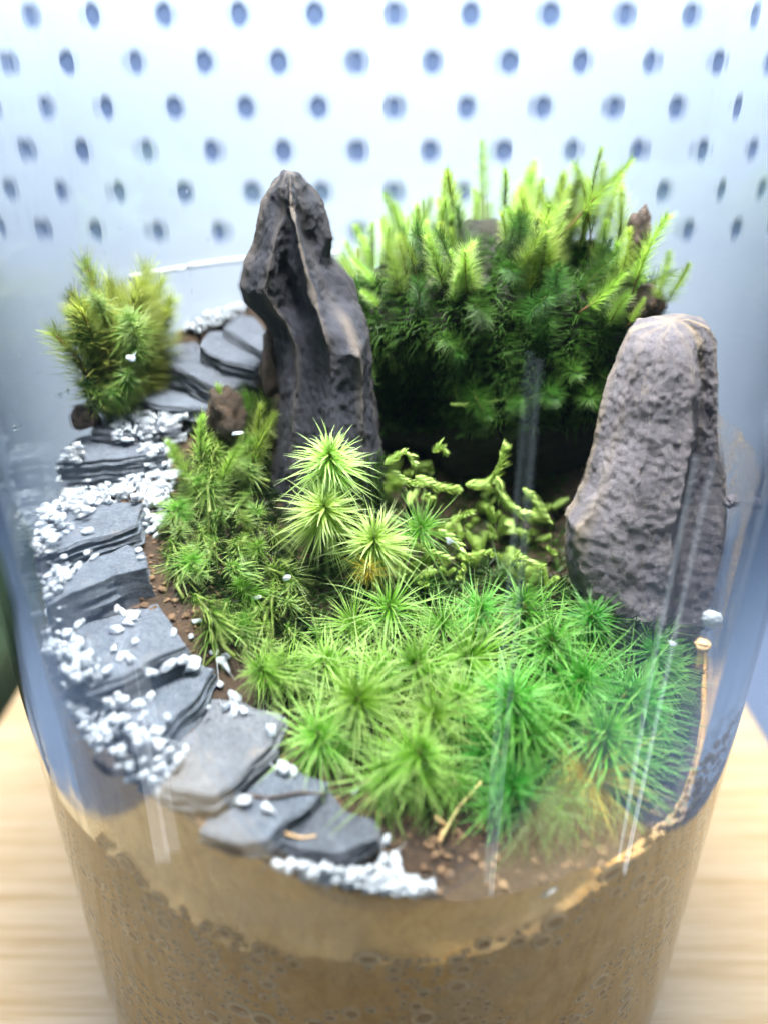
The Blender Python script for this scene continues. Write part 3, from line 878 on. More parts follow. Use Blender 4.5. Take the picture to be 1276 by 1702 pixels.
def dirrot(d, spin=None):
    q = d.normalized().to_track_quat('Z', 'Y'); e = (q @ Matrix.Rotation(rnd.uniform(0, 6.28) if spin is None else spin, 3, 'Z').to_quaternion()).to_euler()
    return e

# --- short dark growth under the shoots
def under(poly_, n, tree, mat, name, lab, lf=.3, w=.022, cond=None):
    lv = []; x0, x1 = min(p[0] for p in poly_), max(p[0] for p in poly_); y0, y1 = min(p[1] for p in poly_), max(p[1] for p in poly_); g = 0
    while len(lv) < n and g < n * 8:
        g += 1; x, y = rnd.uniform(x0, x1), rnd.uniform(y0, y1)
        if not inside(poly_, x, y): continue
        loc, nn = hit(x, y, tree)
        if loc is None or math.hypot(loc.x, loc.y) > RI - .25: continue
        for _ in range(3):
            d = (nn * .7 + Z * .3 + Vector((rnd.gauss(0, .6), rnd.gauss(0, .6), rnd.gauss(0, .4)))).normalized()
            lv.append((loc, d, Vector((0, 0, -.3)), lf * rnd.uniform(.5, 1.3), w * rnd.uniform(.7, 1.3), nn.orthogonal()))
    V, F, T = leaf_batch(lv, 2)
    if not V: return
    # keep the growth inside the jar
    V = [keep_in(v, .03) for v in V]
    o = link(name, mesh_np(name, V, F, mat, True, T)); tag(o, lab, 'moss', None, 'stuff')


CARPET = [(420, 1090), (520, 1040), (620, 960), (760, 930), (850, 940), (960, 980), (1080, 1040), (1180, 1040), (1190, 1200), (1130, 1320), (1040, 1330), (930, 1330), (800, 1300), (690, 1290), (560, 1260), (490, 1200)]
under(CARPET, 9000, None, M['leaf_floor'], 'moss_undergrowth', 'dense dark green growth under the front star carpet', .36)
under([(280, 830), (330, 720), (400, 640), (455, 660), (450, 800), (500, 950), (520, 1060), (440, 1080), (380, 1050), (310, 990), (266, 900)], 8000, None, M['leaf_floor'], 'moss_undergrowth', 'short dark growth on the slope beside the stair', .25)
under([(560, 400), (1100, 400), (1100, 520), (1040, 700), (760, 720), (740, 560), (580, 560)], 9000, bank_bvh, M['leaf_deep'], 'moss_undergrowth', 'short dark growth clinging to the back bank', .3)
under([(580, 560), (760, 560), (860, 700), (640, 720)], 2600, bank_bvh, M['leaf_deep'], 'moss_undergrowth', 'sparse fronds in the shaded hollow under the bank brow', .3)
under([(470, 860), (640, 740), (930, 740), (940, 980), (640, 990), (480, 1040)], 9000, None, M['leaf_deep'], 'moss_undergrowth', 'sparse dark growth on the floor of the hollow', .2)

# --- the carpet of stars in front
G1 = 'moss stars of the front carpet'
main = [
 ('K_star', 592, 1160, .62, 1.15, 'pale green moss star in the middle of the front carpet'),
 ('K_star', 530, 1215, .5, 1.0, 'moss star hanging over the third slate step'),
 ('K_thin', 640, 1292, .3, .8, 'small drooping moss star alone at the carpet front edge'),
 ('K_star', 775, 1090, .75, 1.1, 'full moss star left of the pale streak, behind the carpet middle'),
 ('K_star', 800, 1246, .5, 1.15, 'bright green moss star overhanging the dark soil at the front'),
 ('K_star', 880, 1215, .55, 1.1, 'bright green moss star beneath the fallen straw'),
 ('K_star', 720, 1185, .6, 1.05, None), ('K_star', 850, 1150, .7, 1.1, None), ('K_star', 965, 1130, .7, 1.1, None),
 ('K_star', 915, 1060, .75, 1.05, None), ('K_star', 1085, 1078, .7, .95, 'yellow green moss star at the foot of the broad grey rock'),
 ('K_thin', 1040, 1150, .7, 1.1, None), ('K_star', 1115, 1185, .6, 1.0, None), ('K_star', 985, 1020, .8, .9, None),
 ('K_thin', 648, 1005, .6, .9, 'thin spidery moss star below the three pale stars'),
 ('K_thin', 585, 1035, .5, .9, None), ('K_star', 470, 1105, .4, 1.0, None), ('K_star', 540, 1100, .55, 1.0, None),
 ('K_star', 430, 1110, .3, .8, 'moss star at the left tip of the carpet by the white grains'),
 ('K_star', 690, 1100, .6, 1.0, None), ('K_star', 640, 1120, .6, .95, None), ('K_star', 800, 1010, .75, .9, None), ('K_star', 870, 1000, .8, .9, None),
 ('K_star', 1010, 1220, .6, 1.1, None), ('K_thin', 1090, 1260, .6, 1.0, None), ('K_star', 1150, 1240, .5, .9, None), ('K_star', 940, 1190, .6, 1.05, None),
 ('K_star', 700, 1245, .45, .95, None), ('K_star', 760, 1160, .65, 1.0, None), ('K_star', 1160, 1130, .5, .9, None), ('K_thin', 735, 1035, .6, .9, None),
 ('K_star', 820, 1340, .2, .8, None), ('K_deep', 890, 1350, .2, .85, None), ('K_star', 975, 1350, .2, .8, None), ('K_deep', 1045, 1335, .3, .85, None),
 ('K_star', 760, 1300, .3, .85, None), ('K_star', 850, 1305, .35, .95, None), ('K_deep', 950, 1325, .25, .9, None), ('K_thin', 1065, 1300, .4, .9, None), ('K_star', 705, 1300, .25, .75, None),
 ('K_deep', 900, 1310, .3, .9, 'dark green moss tuft over the white grains at the front glass'),
 ('K_yell', 985, 1300, .35, 1.0, 'yellow brown moss tuft pressed against the front glass'), ('K_yell', 1025, 1315, .35, .9, 'short yellow green moss tuft beside the brown one at the front glass'),
]
def zone(x, y):
    if y > 1235 and x < 960: return 'moss star along the front edge of the carpet over bare soil', 'front edge stars'
    if x < 640 and y > 1085: return 'moss star in the carpet arm reaching to the lower slate steps', 'stars by the lower steps'
    if y < 1060: return 'moss star in the back rows of the carpet below the hollow', 'stars under the hollow'
    if x > 1000: return 'moss star at the glass side of the carpet below the grey rock', 'stars below the grey rock'
    if x > 800: return 'emerald moss star in the carpet around the fallen straw', 'stars around the straw'
    return 'light green moss star in the middle of the front carpet', 'stars of the carpet middle'


def star_for(kn, x):
    if kn == 'K_star' and x > 790: kn = 'K_emer'
    if kn == 'K_thin' and x > 790: kn = 'K_emth'
    return globals()[kn]


for kn, px, py, h, sc, lab in main:
    p = hit_h(px, py, h + rnd.uniform(-.05, .5))
    if p is None: continue
    p = keep_in(p, .75 * sc); zl, zg = zone(px, py)
    star_for(kn, px).make('moss_star', p, (R(rnd.uniform(10, 44)), R(rnd.uniform(-26, 26)), rnd.uniform(-1, 1)), sc * rnd.uniform(.8, 1.3), lab or zl, 'moss', None if lab else zg)
placed = [(a[1], a[2]) for a in main]
n_ = 0
for _ in range(4000):
    if n_ >= 24: break
    x, y = rnd.uniform(400, 1195), rnd.uniform(960, 1330)
    if not inside(CARPET, x, y) or any((x - a) ** 2 + (y - b) ** 2 < 44 ** 2 for a, b in placed): continue
    placed.append((x, y)); n_ += 1
    p = hit_h(x, y, rnd.uniform(.0, .3))
    if p is None: continue
    p = keep_in(p, .85); k = rnd.choice(('K_star', 'K_thin', 'K_deep', 'K_deep', 'K_deep')); zl, zg = zone(x, y)
    star_for(k, x).make('moss_star', p, (R(rnd.uniform(-12, 34)), R(rnd.uniform(-26, 26)), rnd.uniform(0, 6)), rnd.uniform(.7, 1.0), zl, 'moss', zg)

# --- three large pale stars in the middle
for px, py, Y, sc, tilt, lab in [(548, 752, -1.0, 1.25, 30, 'topmost of the three large pale moss stars before the dark rock'),
                                 (540, 838, -1.35, 1.3, 38, 'middle one of the three large pale moss stars before the dark rock'),
                                 (622, 893, -1.5, 1.38, 40, 'lowest and rightmost of the three large pale moss stars')]:
    K_pale.make('moss_star', PY(px, py, Y), (R(tilt), R(rnd.uniform(-8, 8)), rnd.uniform(-.3, .3)), sc, lab, 'moss', 'large pale moss stars', None)
K_thin.make('moss_star', PY(700, 875, -0.9), (R(30), R(20), 0), .9, 'thin pale moss star half hidden behind the lowest large pale star', 'moss')
K_yell.make('moss_star', PY(612, 955, -1.9), (R(120), 0, 0), .55, 'dull olive moss tuft hanging under the lowest pale star', 'moss')

# --- slope moss between stair and dark rock
G2 = 'curly moss shoots on the slope beside the stair'
cur = [(300, 840), (330, 880), (345, 745), (365, 780), (350, 770), (410, 890), (430, 905), (400, 860), (350, 1010), (430, 1010), (445, 945), (385, 940), (330, 800), (455, 975), (300, 880), (350, 720), (375, 760),
       (395, 900), (320, 930), (380, 1000), (450, 880), (425, 850), (470, 930), (340, 830), (400, 970), (360, 900), (480, 1000), (410, 820), (440, 1040), (370, 850)]
slope = [(290, 830), (330, 720), (400, 640), (455, 660), (450, 800), (480, 950), (500, 1040), (440, 1070), (380, 1050), (320, 990), (270, 900)]
_g = 0
while len(cur) < 50 and _g < 4000:
    _g += 1; x, y = rnd.uniform(270, 500), rnd.uniform(640, 1070)
    if inside(slope, x, y) and all((x - a) ** 2 + (y - b) ** 2 > 18 ** 2 for a, b in cur): cur.append((x, y))
for i, (px, py) in enumerate(cur):
    p = hit_h(px, py, .35 if py > 800 else .6)
    if p is None: continue
    (K_curl if i % 6 else K_star).make('moss_shoot', p, (R(rnd.uniform(15, 55)), R(rnd.uniform(-40, 15)), rnd.uniform(0, 6)), rnd.uniform(.85, 1.15) * (1 if i % 6 else .55), 'small curly moss shoot on the ' + ('upper' if py < 850 else 'lower') + ' dark slope between stair and dark rock', 'moss', G2 + (' above' if py < 850 else ' below'))
for px, py, sc, tx, ty in [(425, 745, 1.0, 5, 12), (385, 770, 1.0, 5, -8), (345, 800, .9, 0, -20), (325, 840, .8, 10, -25), (440, 770, .8, 10, 25), (410, 800, .9, 15, 5), (365, 830, .8, 20, -10)]:
    p = hit_h(px, py, 0.02)
    if p is None: continue
    K_fern.make('moss_shoot', p, (R(tx), R(ty), rnd.uniform(0, 6)), sc * rnd.uniform(.95, 1.1), 'upright feathery moss shoot between the grains and the tall dark rock', 'moss', 'feathery shoots by the dark rock')

# --- round clump at the back of the stair
G3 = 'shoots of the round moss clump'
e = 0
for i in range(46):
    a = rnd.uniform(0, 6.28); r = math.sqrt(rnd.random())
    px = 148 + 82 * r * math.cos(a); py = 672 + 26 * r * math.sin(a)
    base = PZ(px, py, 10.75 + .1); rr = math.hypot(base.x, base.y)
    if rr > RI - .32: base.x *= (RI - .32) / rr; base.y *= (RI - .32) / rr
    d = Vector(((px - 140) / 82 * .25, (676 - py) / 26 * .3 - .12, 1))
    K_oliv.make('moss_shoot', base, dirrot(d), rnd.uniform(.9, 1.75) * (1.15 - .3 * r), 'olive green feathery shoot in the round moss clump by the upper stair', 'moss', G3)
for i in range(16):
    a = rnd.uniform(0, 6.28)
    p = keep_in(PY(160 + 66 * math.cos(a), 575 + 80 * math.sin(a), .9), .35)
    K_curl.make('moss_shoot', p, (R(55 + rnd.uniform(-20, 20)), R(40 * math.cos(a)), 0), rnd.uniform(.9, 1.3), 'curled moss head on the front of the round clump by the upper stair', 'moss', 'curled heads of the round clump')

# --- back bank
G4 = 'feathery shoots on top of the back bank'
cnt = 0
for _ in range(3000):
    if cnt >= 112: break
    x = rnd.uniform(-1.0, 5.4); y = rnd.uniform(1.2, 4.8)
    h_ = bank_bvh.ray_cast(Vector((x, y, 20)), Vector((0, 0, -1)))
    if not h_[0] or h_[0].z < 12.4 or h_[1].z < .35 or math.hypot(x, y) > RI - .45: continue
    n = h_[1]; d = n * .55 + Z * .9 + Vector((rnd.uniform(-.3, .3), -.12 + rnd.uniform(-.25, .2), 0))
    k = rnd.choice((K_feat, K_feat, K_feat, K_lite, K_lite, K_tall, K_oliv))
    k.make('moss_shoot', h_[0] - n * .1, dirrot(d), rnd.uniform(.48, .82) * (.85 + .06 * x), 'light green feathery moss shoot on the ' + ('half of the bank next to the dark rock' if x < 1.2 else 'middle of the back bank' if x < 3.2 else 'end of the bank behind the grey rock'), 'moss', G4 + (' left', ' middle', ' right')[(x > 1.2) + (x > 3.2)]); cnt += 1
cnt = 0
for _ in range(4000):
    if cnt >= 58: break
    px, py = rnd.uniform(575, 1060), rnd.uniform(430, 690)
    loc, n = hit(px, py, bank_bvh)
    if loc is None or n.y > 0.1: continue
    if 620 < px < 760 and py > 540 and rnd.random() < .85: continue
    d = n * .8 + Z * rnd.uniform(-.1, .7) + Vector((rnd.uniform(-.4, .4), 0, 0))
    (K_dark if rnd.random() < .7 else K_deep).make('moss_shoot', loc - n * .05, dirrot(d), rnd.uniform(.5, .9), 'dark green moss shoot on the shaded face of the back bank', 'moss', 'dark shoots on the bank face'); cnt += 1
# single long shoots that stand out of the bank
for px, py, qx, qy, Y, lab in [(925, 400, 1048, 250, 1.9, 'long slanting moss stem with reddish stalk, the longest on the bank'),
                               (975, 370, 988, 235, 2.2, 'tall upright moss shoot beside the long slanting stem')]:
    a, b = PY(px, py, Y), PY(qx, qy, Y); d = b - a
    K_tall.make('moss_shoot', a, dirrot(d), d.length / 2.2, lab, 'moss')
for px, py, qx, qy, Y, lab in [(1050, 490, 1085, 350, .9, 'bright feathery shoot above the grey rock, next to the dark bark'),
                               (1085, 515, 1130, 425, .5, 'rightmost feathery shoot above the top of the grey rock'),
                               (1095, 520, 1150, 440, .7, 'feathery shoot at the far end of the bank over the grey rock corner'),
                               (1030, 470, 1060, 380, 1.2, 'feathery shoot in front of the dark bark piece'),
                               (960, 520, 1045, 460, .8, 'feathery shoot leaning toward the grey rock'),
                               (1040, 545, 1075, 495, .4, 'small shoot just behind the top of the grey rock')]:
    a, b = PY(px, py, Y), PY(qx, qy, Y); d = b - a
    K_feat.make('moss_shoot', a, dirrot(d), d.length / 1.7 * 1.05, lab, 'moss')

# --- creeping branches in the hollow
def creeper(pts, Y, r, lab, seed):
    q = random.Random(seed)
    if Y is None:
        Y = min((h_[0].y for h_ in (hit(x, y, bank_bvh) for x, y in pts) if h_[0]), default=1.2) - .12
    ps = [PY(x, y, Y + q.uniform(-.12, .12)) for x, y in pts]
    fine = []
    for i in range(len(ps) - 1):
        p0, p1, p2, p3 = ps[max(i - 1, 0)], ps[i], ps[i + 1], ps[min(i + 2, len(ps) - 1)]
        for k in range(6):
            t_ = k / 6; fine.append(0.5 * ((2 * p1) + (p2 - p0) * t_ + (2 * p0 - 5 * p1 + 4 * p2 - p3) * t_ * t_ + (3 * p1 - p0 - 3 * p2 + p3) * t_ ** 3))
    fine.append(ps[-1]); o0 = fine[0]
    L = sum((b - a).length for a, b in zip(fine, fine[1:]))
    lv = []; n = int(L / .011); N = len(fine)
    for i in range(n):
        t_ = i / n; f = t_ * (N - 1); k = int(f); p = fine[k].lerp(fine[min(k + 1, N - 1)], f - k)
        tg = (fine[min(k + 1, N - 1)] - fine[max(k - 1, 0)]).normalized(); az = i * GA
        a = tg.orthogonal().normalized(); b = tg.cross(a); rd = a * math.cos(az) + b * math.sin(az)
        rr = .55 * r * (0.75 + 0.35 * math.sin(PI * min(1, .2 + t_ * .7))) * (1 + .25 * math.sin(i * .9))
        lv.append((p - o0 + rd * rr * .25, (tg * .55 + rd * .85).normalized(), -rd * .35 + tg * .35, rr * 2.6 * q.uniform(.6, 1.2), rr * 1.0, tg))
    V, F, T = leaf_batch(lv, 2, .2)
    e = empty('creeping_moss', o0); tag(e, lab, 'moss', 'creeping moss branches in the hollow')
    link('leaves', mesh_np('leaves', V, F, M['creeping'], True, T), e)
    V, F = tube([p - o0 for p in fine], r * .2, r * .15, 8); link('stem', mesh_np('stem', V, F, M['creeping']), e)


for i, (pts, Y, r, lab) in enumerate([
    ([(690, 792), (720, 806), (762, 814)], .1, .10, 'pale scaly creeping branch in the middle of the hollow'),
    ([(640, 772), (668, 752), (688, 768)], -.3, .08, 'short knobbly creeping branch right of the pale stars'),
    ([(650, 782), (672, 798), (700, 806)], -.4, .07, 'thin creeping branch behind the pale stars'),
    ([(774, 806), (806, 804), (830, 778), (840, 744)], .2, .11, 'thick scaly branch rising to the dark bank'),
    ([(826, 792), (836, 826), (858, 848), (888, 858)], .1, .10, 'scaly branch curving down toward the grey rock'),
    ([(868, 812), (886, 830), (908, 866)], .2, .08, 'short pale branch with drooping tip near the grey rock'),
    ([(728, 880), (756, 900), (776, 922), (818, 916)], -.6, .08, 'lower creeping branch above the star carpet'),
    ([(700, 912), (722, 920), (746, 930)], -.7, .08, 'knobbly creeping tip beside the lowest pale star'),
    ([(740, 880), (762, 860), (784, 850)], -.2, .07, 'small creeping branch in the centre of the hollow'),
    ([(846, 950), (856, 926), (886, 936)], -.8, .09, 'looped creeping branch by the vertical streak above the carpet'),
    ([(878, 952), (896, 940), (892, 966)], -.8, .06, 'tiny creeping tip beside the looped branch'),
    ([(718, 752), (730, 742), (740, 752)], .4, .09, 'small round creeping tuft at the back of the hollow'),
    ([(700, 830), (708, 822), (716, 828)], -.2, .06, 'tiny pale creeping tip below the middle branch'),
]): creeper(pts, Y, r, lab, i)
creeper([(748, 672), (780, 672), (838, 664)], None, .045, 'thin horizontal mossy twig before the dark bank', 31)
creeper([(764, 668), (757, 650), (760, 632)], None, .04, 'upright side shoot at the left end of the thin mossy twig', 32)
creeper([(820, 664), (822, 645), (828, 626)], None, .045, 'upright side shoot at the right end of the thin mossy twig', 33)
creeper([(818, 668), (818, 680), (822, 692)], None, .04, 'hanging side shoot under the thin mossy twig', 34)
creeper([(645, 588), (650, 604), (652, 618)], None, .05, 'single green sprig in the black hollow right of the dark rock', 35)

# --- the many little tips around the creeping branches
BUD = []
for sd in range(6):
    q = random.Random(sd); lv = []
    for c_ in range(q.randint(2, 4)):
        ax = Vector((q.uniform(-.8, .8), q.uniform(-.8, .3), q.uniform(.2, 1))).normalized(); L_ = q.uniform(.16, .34); r_ = q.uniform(.04, .06)
        a = ax.orthogonal().normalized(); b = ax.cross(a)
        for i in range(34):
            t_ = i / 34; rd = a * math.cos(i * GA) + b * math.sin(i * GA); rr = r_ * (.6 + .6 * math.sin(PI * (.15 + .75 * t_)))
            lv.append((ax * (L_ * t_) + rd * rr * .4, (ax * .7 + rd * .7).normalized(), -rd * .4 + ax * .2, rr * 1.6, rr * 1.3, ax))
    V, F, T = leaf_batch(lv, 3, .2); BUD.append(mesh_np('creeping_tip', V, F, M['creeping'], True, T))
k = 0
for _ in range(400):
    if k >= 64: break
    px, py = rnd.uniform(640, 925), rnd.uniform(745, 965)
    if px > 760 and py < 800: continue
    loc, n = hit(px, py + 14)
    if loc is None or loc.y > 2.2: continue
    loc = loc.lerp(sight(px, py)[0], rnd.uniform(.0, .07)); k += 1
    o = link('creeping_tip', rnd.choice(BUD), None, loc); o.rotation_euler = (rnd.uniform(-.2, .6), rnd.uniform(-.4, .4), rnd.uniform(0, 6.28)); z_ = rnd.uniform(.8, 1.3); o.scale = (z_, z_, z_)
    tag(o, 'small pale scaly moss tip on the ' + ('rock side' if px > 790 else 'star side') + ' of the hollow floor', 'moss', 'small scaly tips in the hollow' + (' by the rock' if px > 790 else ' by the stars'))

# ------------------------------------------------------------------ marks on the inside of the glass
def wall_patch(name, lab, th0, th1, z0, z1, mat, r):
    V, F = [], []; n, m = 24, 24
    for i in range(n + 1):
        th = R(th0 + (th1 - th0) * i / n)
        for k in range(m + 1): V.append((r * math.cos(th), r * math.sin(th), z0 + (z1 - z0) * k / m))
    for i in range(n):
        for k in range(m): a = i * (m + 1) + k; F.append((a, a + m + 1, a + m + 2, a + 1))
    tag(link(name, mesh_np(name, V, F, mat)), lab, 'smear', None)


t = NT('dried_soil_film'); c = t.coord()
a = t.noise(t.coord('Object', (1.5, 1.5, 0.6)), 1.6, 8, 0.75, 0.6); b = t.noise(c, 12, 5, 0.8)
df = t.n('ShaderNodeBsdfDiffuse'); t.l(t.ramp(b, [(0.35, (0.30, 0.19, 0.09)), (0.7, (0.62, 0.50, 0.34))]), df.inputs[0]); tp = t.n('ShaderNodeBsdfTransparent')
mu = t.n('ShaderNodeMath', operation='MULTIPLY'); t.l(t.ramp(a, [(0.42, (0,) * 3), (0.62, (0.75,) * 3)]), mu.inputs[0]); t.l(t.ramp(b, [(0.35, (0.2,) * 3), (0.6, (1,) * 3)]), mu.inputs[1])
mx = t.n('ShaderNodeMixShader'); t.l(mu.outputs[0], mx.inputs[0]); t.l(tp.outputs[0], mx.inputs[1]); t.l(df.outputs[0], mx.inputs[2]); t.l(mx.outputs[0], t.out.inputs[0]); M['film'] = t.m
wall_patch('soil_smear', 'tan dried soil smear on the glass beside the grey rock', -22, 8, 8.6, 11.6, M['film'], RI - .015)
t = NT('droplet'); g = t.n('ShaderNodeBsdfGlass'); g.inputs['Roughness'].default_value = 0.0; g.inputs['IOR'].default_value = 1.33; t.l(g.outputs[0], t.out.inputs[0]); M['drop'] = t.m
dv, df_ = [], []
for k in range(230):
    th = R(rnd.choice((rnd.uniform(120, 200), rnd.uniform(150, 215), rnd.uniform(-25, 40), rnd.uniform(215, 325)))); z = H((RI - .3) * math.cos(th), (RI - .3) * math.sin(th)) + .15 + 2.6 * rnd.random() ** 2.2; r = .012 + .03 * rnd.random() ** 3
    b0 = len(dv); m_ = Matrix.LocRotScale(Vector(((RI - .002 - r * .5) * math.cos(th), (RI - .002 - r * .5) * math.sin(th), z)), Matrix.Rotation(th, 3, 'Z').to_quaternion(), Vector((r * .48, r, r * rnd.uniform(.9, 1.3))))
    n_, m0 = 10, 6
    for i in range(m0 + 1):
        a = PI * (i + .001) / (m0 + .002)
        for q_ in range(n_): b = 2 * PI * q_ / n_; dv.append(m_ @ Vector((math.sin(a) * math.cos(b), math.sin(a) * math.sin(b), math.cos(a))))
    for i in range(m0):
        for q_ in range(n_): df_.append((b0 + i * n_ + q_, b0 + (i + 1) * n_ + q_, b0 + (i + 1) * n_ + (q_ + 1) % n_, b0 + i * n_ + (q_ + 1) % n_))
tag(link('condensation', mesh_np('condensation', dv, df_, M['drop'])), 'fine water droplets beaded on the inside of the glass', 'droplets', None, 'stuff')
zl_ = PY(320, 437, math.sqrt((RI - .05) ** 2 - 3.4 ** 2)).z
wl = [Vector(((RI - .04) * math.cos(R(a_)), (RI - .04) * math.sin(R(a_)), zl_)) for a_ in range(100, 150, 2)]
V, F = tube([p - wl[0] for p in wl], .08, .05, 8)
tag(link('water_line', mesh_np('water_line', V, F, M['quartz']), None, wl[0]), 'bright white water line on the far glass behind the stair', 'water line')

# ------------------------------------------------------------------ small debris
def strand(name, lab, cat, pts, mat, r):
    o0 = pts[0]; fine = []
    for i in range(len(pts) - 1):
        p0, p1, p2, p3 = pts[max(i - 1, 0)], pts[i], pts[i + 1], pts[min(i + 2, len(pts) - 1)]
        for k in range(6):
            t_ = k / 6; fine.append(0.5 * ((2 * p1) + (p2 - p0) * t_ + (2 * p0 - 5 * p1 + 4 * p2 - p3) * t_ * t_ + (3 * p1 - p0 - 3 * p2 + p3) * t_ ** 3) - o0)
    fine.append(pts[-1] - o0); V, F = tube(fine, r, r * .7, 8)
    tag(link(name, mesh_np(name, V, F, mat), None, o0), lab, cat)


def on(px, py, lift=.02):
    loc, n = hit(px, py); return loc + n * lift if loc else PZ(px, py, 8.2)


strand('straw', 'pale yellow straw lying slantwise over the green star carpet', 'straw', [PY(972, 1128, -2.9), PY(920, 1190, -3.1), PY(850, 1250, -3.5)], M['straw'], .022)
strand('straw', 'thin straw stuck in the soil under the front carpet', 'straw', [PY(800, 1300, -4.3), PY(760, 1345, -4.6), PY(734, 1392, -4.9)], M['straw'], .018)
strand('rootlet', 'curved tan rootlet rising from the soil at the front', 'rootlet', [on(730, 1400), on(736, 1385) + Z * .1, PY(735, 1368, -4.75), PY(722, 1358, -4.75)], M['root'], .035)
strand('twig', 'thin dark twig lying across the second slate step', 'twig', [on(412, 1324, .03), on(450, 1328, .03), on(500, 1322, .04), on(535, 1322, .06)], M['bark'], .022)
strand('rootlet', 'thin tan rootlet lying on the lowest dark slate', 'rootlet', [on(474, 1386, .02), on(500, 1394, .02), on(526, 1391, .02)], M['root'], .016)


def lump(name, lab, cat, loc, rad, mat, seed, sq=(1, 1, 1)):
    bm = bmesh.new(); bmesh.ops.create_icosphere(bm, subdivisions=4, radius=1)
    for v in bm.verts:
        p = v.co; d = 1 + .35 * fbm((p.x * 1.4 + seed, p.y * 1.4, p.z * 1.4), 5); v.co = Vector((p.x * sq[0], p.y * sq[1], p.z * sq[2])) * rad * d
    return tag(link(name, bm_mesh(name, bm, mat), None, loc), lab, cat)


lump('bark_piece', 'dark brown bark piece with reddish tip sticking out above the grey rock', 'bark', PY(1062, 392, 1.3), .42, M['bark'], 3, (.45, .5, 1))
lump('bark_piece', 'dark bark chunk between the shoots just over the grey rock', 'bark', PY(1075, 505, 1.0), .34, M['bark'], 8, (.8, .7, .8))
lump('soil_clod', 'reddish brown soil clod between the stair and the dark rock', 'soil clod', PY(375, 690, .7), .42, M['soil_top'], 5, (.7, .8, 1.1))
lump('soil_clod', 'brown root clod under the round moss clump', 'soil clod', PY(140, 694, 1.1), .26, M['bark'], 6, (1, .9, .8))
lump('soil_clod', 'upright brown root clod against the left side of the dark rock', 'soil clod', PY(458, 605, 1.3), .5, M['bark'], 9, (.5, .7, 1.2))
lump('soil_clod', 'orange brown soil clod at the outer end of the third step', 'soil clod', on(192, 1262), .22, M['soil_top'], 12, (1, 1, .6))
lump('seed_husk', 'pale round seed husk at the moss edge by the grey rock', 'seed husk', PY(1166, 1072, -2.9), .09, M['root'], 14)
lump('pebble', 'small grey pebble stuck at the glass beside the grey rock', 'pebble', PY(1212, 833, -1.3), .10, M['rock_grey'], 15)

# ------------------------------------------------------------------ crumbs of soil
t = NT('crumb'); oc = t.coord(); v_ = t.noise(oc, 2.2, 3, 0.8)
t.pbr(t.ramp(v_, [(0.3, (0.03, 0.016, 0.008)), (0.5, (0.11, 0.060, 0.030)), (0.7, (0.22, 0.14, 0.075))]), 0.8, normal=t.bump(t.noise(oc, 30, 4), 0.8, 0.05)); M['crumb'] = t.m
cv, cf = [], []
bm = bmesh.new(); bmesh.ops.create_icosphere(bm, subdivisions=1, radius=1); ico_v = [v.co.copy() for v in bm.verts]; ico_f = [tuple(v.index for v in f.verts) for f in bm.faces]; bm.free()
for k in range(8000):
    a_ = rnd.uniform(0, 2 * PI); r_ = (RI - .1) * math.sqrt(rnd.random()); x, y = r_ * math.cos(a_), r_ * math.sin(a_)
    if (y > 2 and x > -.5) or (x > -2.3 and y > -3.4 and rnd.random() < .93): continue
    b0 = len(cv); rr = .018 + .055 * rnd.random() ** 3; c0 = Vector((x, y, H(x, y) + rr * .3))
    for p in ico_v: cv.append(keep_in(c0 + Vector((p.x * rnd.uniform(.7, 1.3), p.y * rnd.uniform(.7, 1.3), p.z * rnd.uniform(.6, 1.1))) * rr, .03))
    cf += [tuple(b0 + i for i in f) for f in ico_f]
tag(link('soil_crumbs', mesh_np('soil_crumbs', cv, cf, M['crumb'], False)), 'loose brown soil crumbs on the ground between stair and moss', 'soil', None, 'stuff')

# ------------------------------------------------------------------ white grains
GB = BVHTree.FromPolygons([Vector(v) for v in ground_v], ground_f)


def grain_mesh(seed):
    q = random.Random(seed + 5); bm = bmesh.new()
    for _ in range(q.randint(11, 15)):
        p = Vector((q.gauss(0, 1), q.gauss(0, 1), q.gauss(0, 1))).normalized(); bm.verts.new(Vector((p.x * 1.2, p.y * .95, p.z * .72)) * q.uniform(.85, 1.05))
    r_ = bmesh.ops.convex_hull(bm, input=bm.verts[:])
    bmesh.ops.delete(bm, geom=[v for v in bm.verts if not v.link_faces], context='VERTS')
    bmesh.ops.bevel(bm, geom=bm.edges[:], offset=.09, segments=1, affect='EDGES')
    return bm_mesh('white_grain', bm, M['quartz'], False)


GM = [grain_mesh(i) for i in range(14)]
gs_v, gs_f = [], []
n_ind = 0


def grain(loc, r, individual, label=None, group=None):
    global n_ind
    m = rnd.choice(GM); rot = (rnd.uniform(-.6, .6), rnd.uniform(-.6, .6), rnd.uniform(0, 6.28)); sc = Vector((r * rnd.uniform(.8, 1.25), r * rnd.uniform(.8, 1.2), r * rnd.uniform(.8, 1.1)))
    rr = math.hypot(loc.x, loc.y)
    if rr > RI - r - .01: loc = Vector((loc.x * (RI - r - .01) / rr, loc.y * (RI - r - .01) / rr, loc.z))
    if individual and n_ind < 290:
        o = link('white_grain', m, None, loc); o.rotation_euler = rot; o.scale = sc; tag(o, label, 'grain', group); n_ind += 1
    else:
        from mathutils import Euler
        mt = Matrix.LocRotScale(loc, Euler(rot).to_quaternion(), sc); b0 = len(gs_v)
        gs_v.extend(mt @ v.co for v in m.vertices); gs_f.extend(tuple(b0 + i for i in p.vertices) for p in m.polygons)


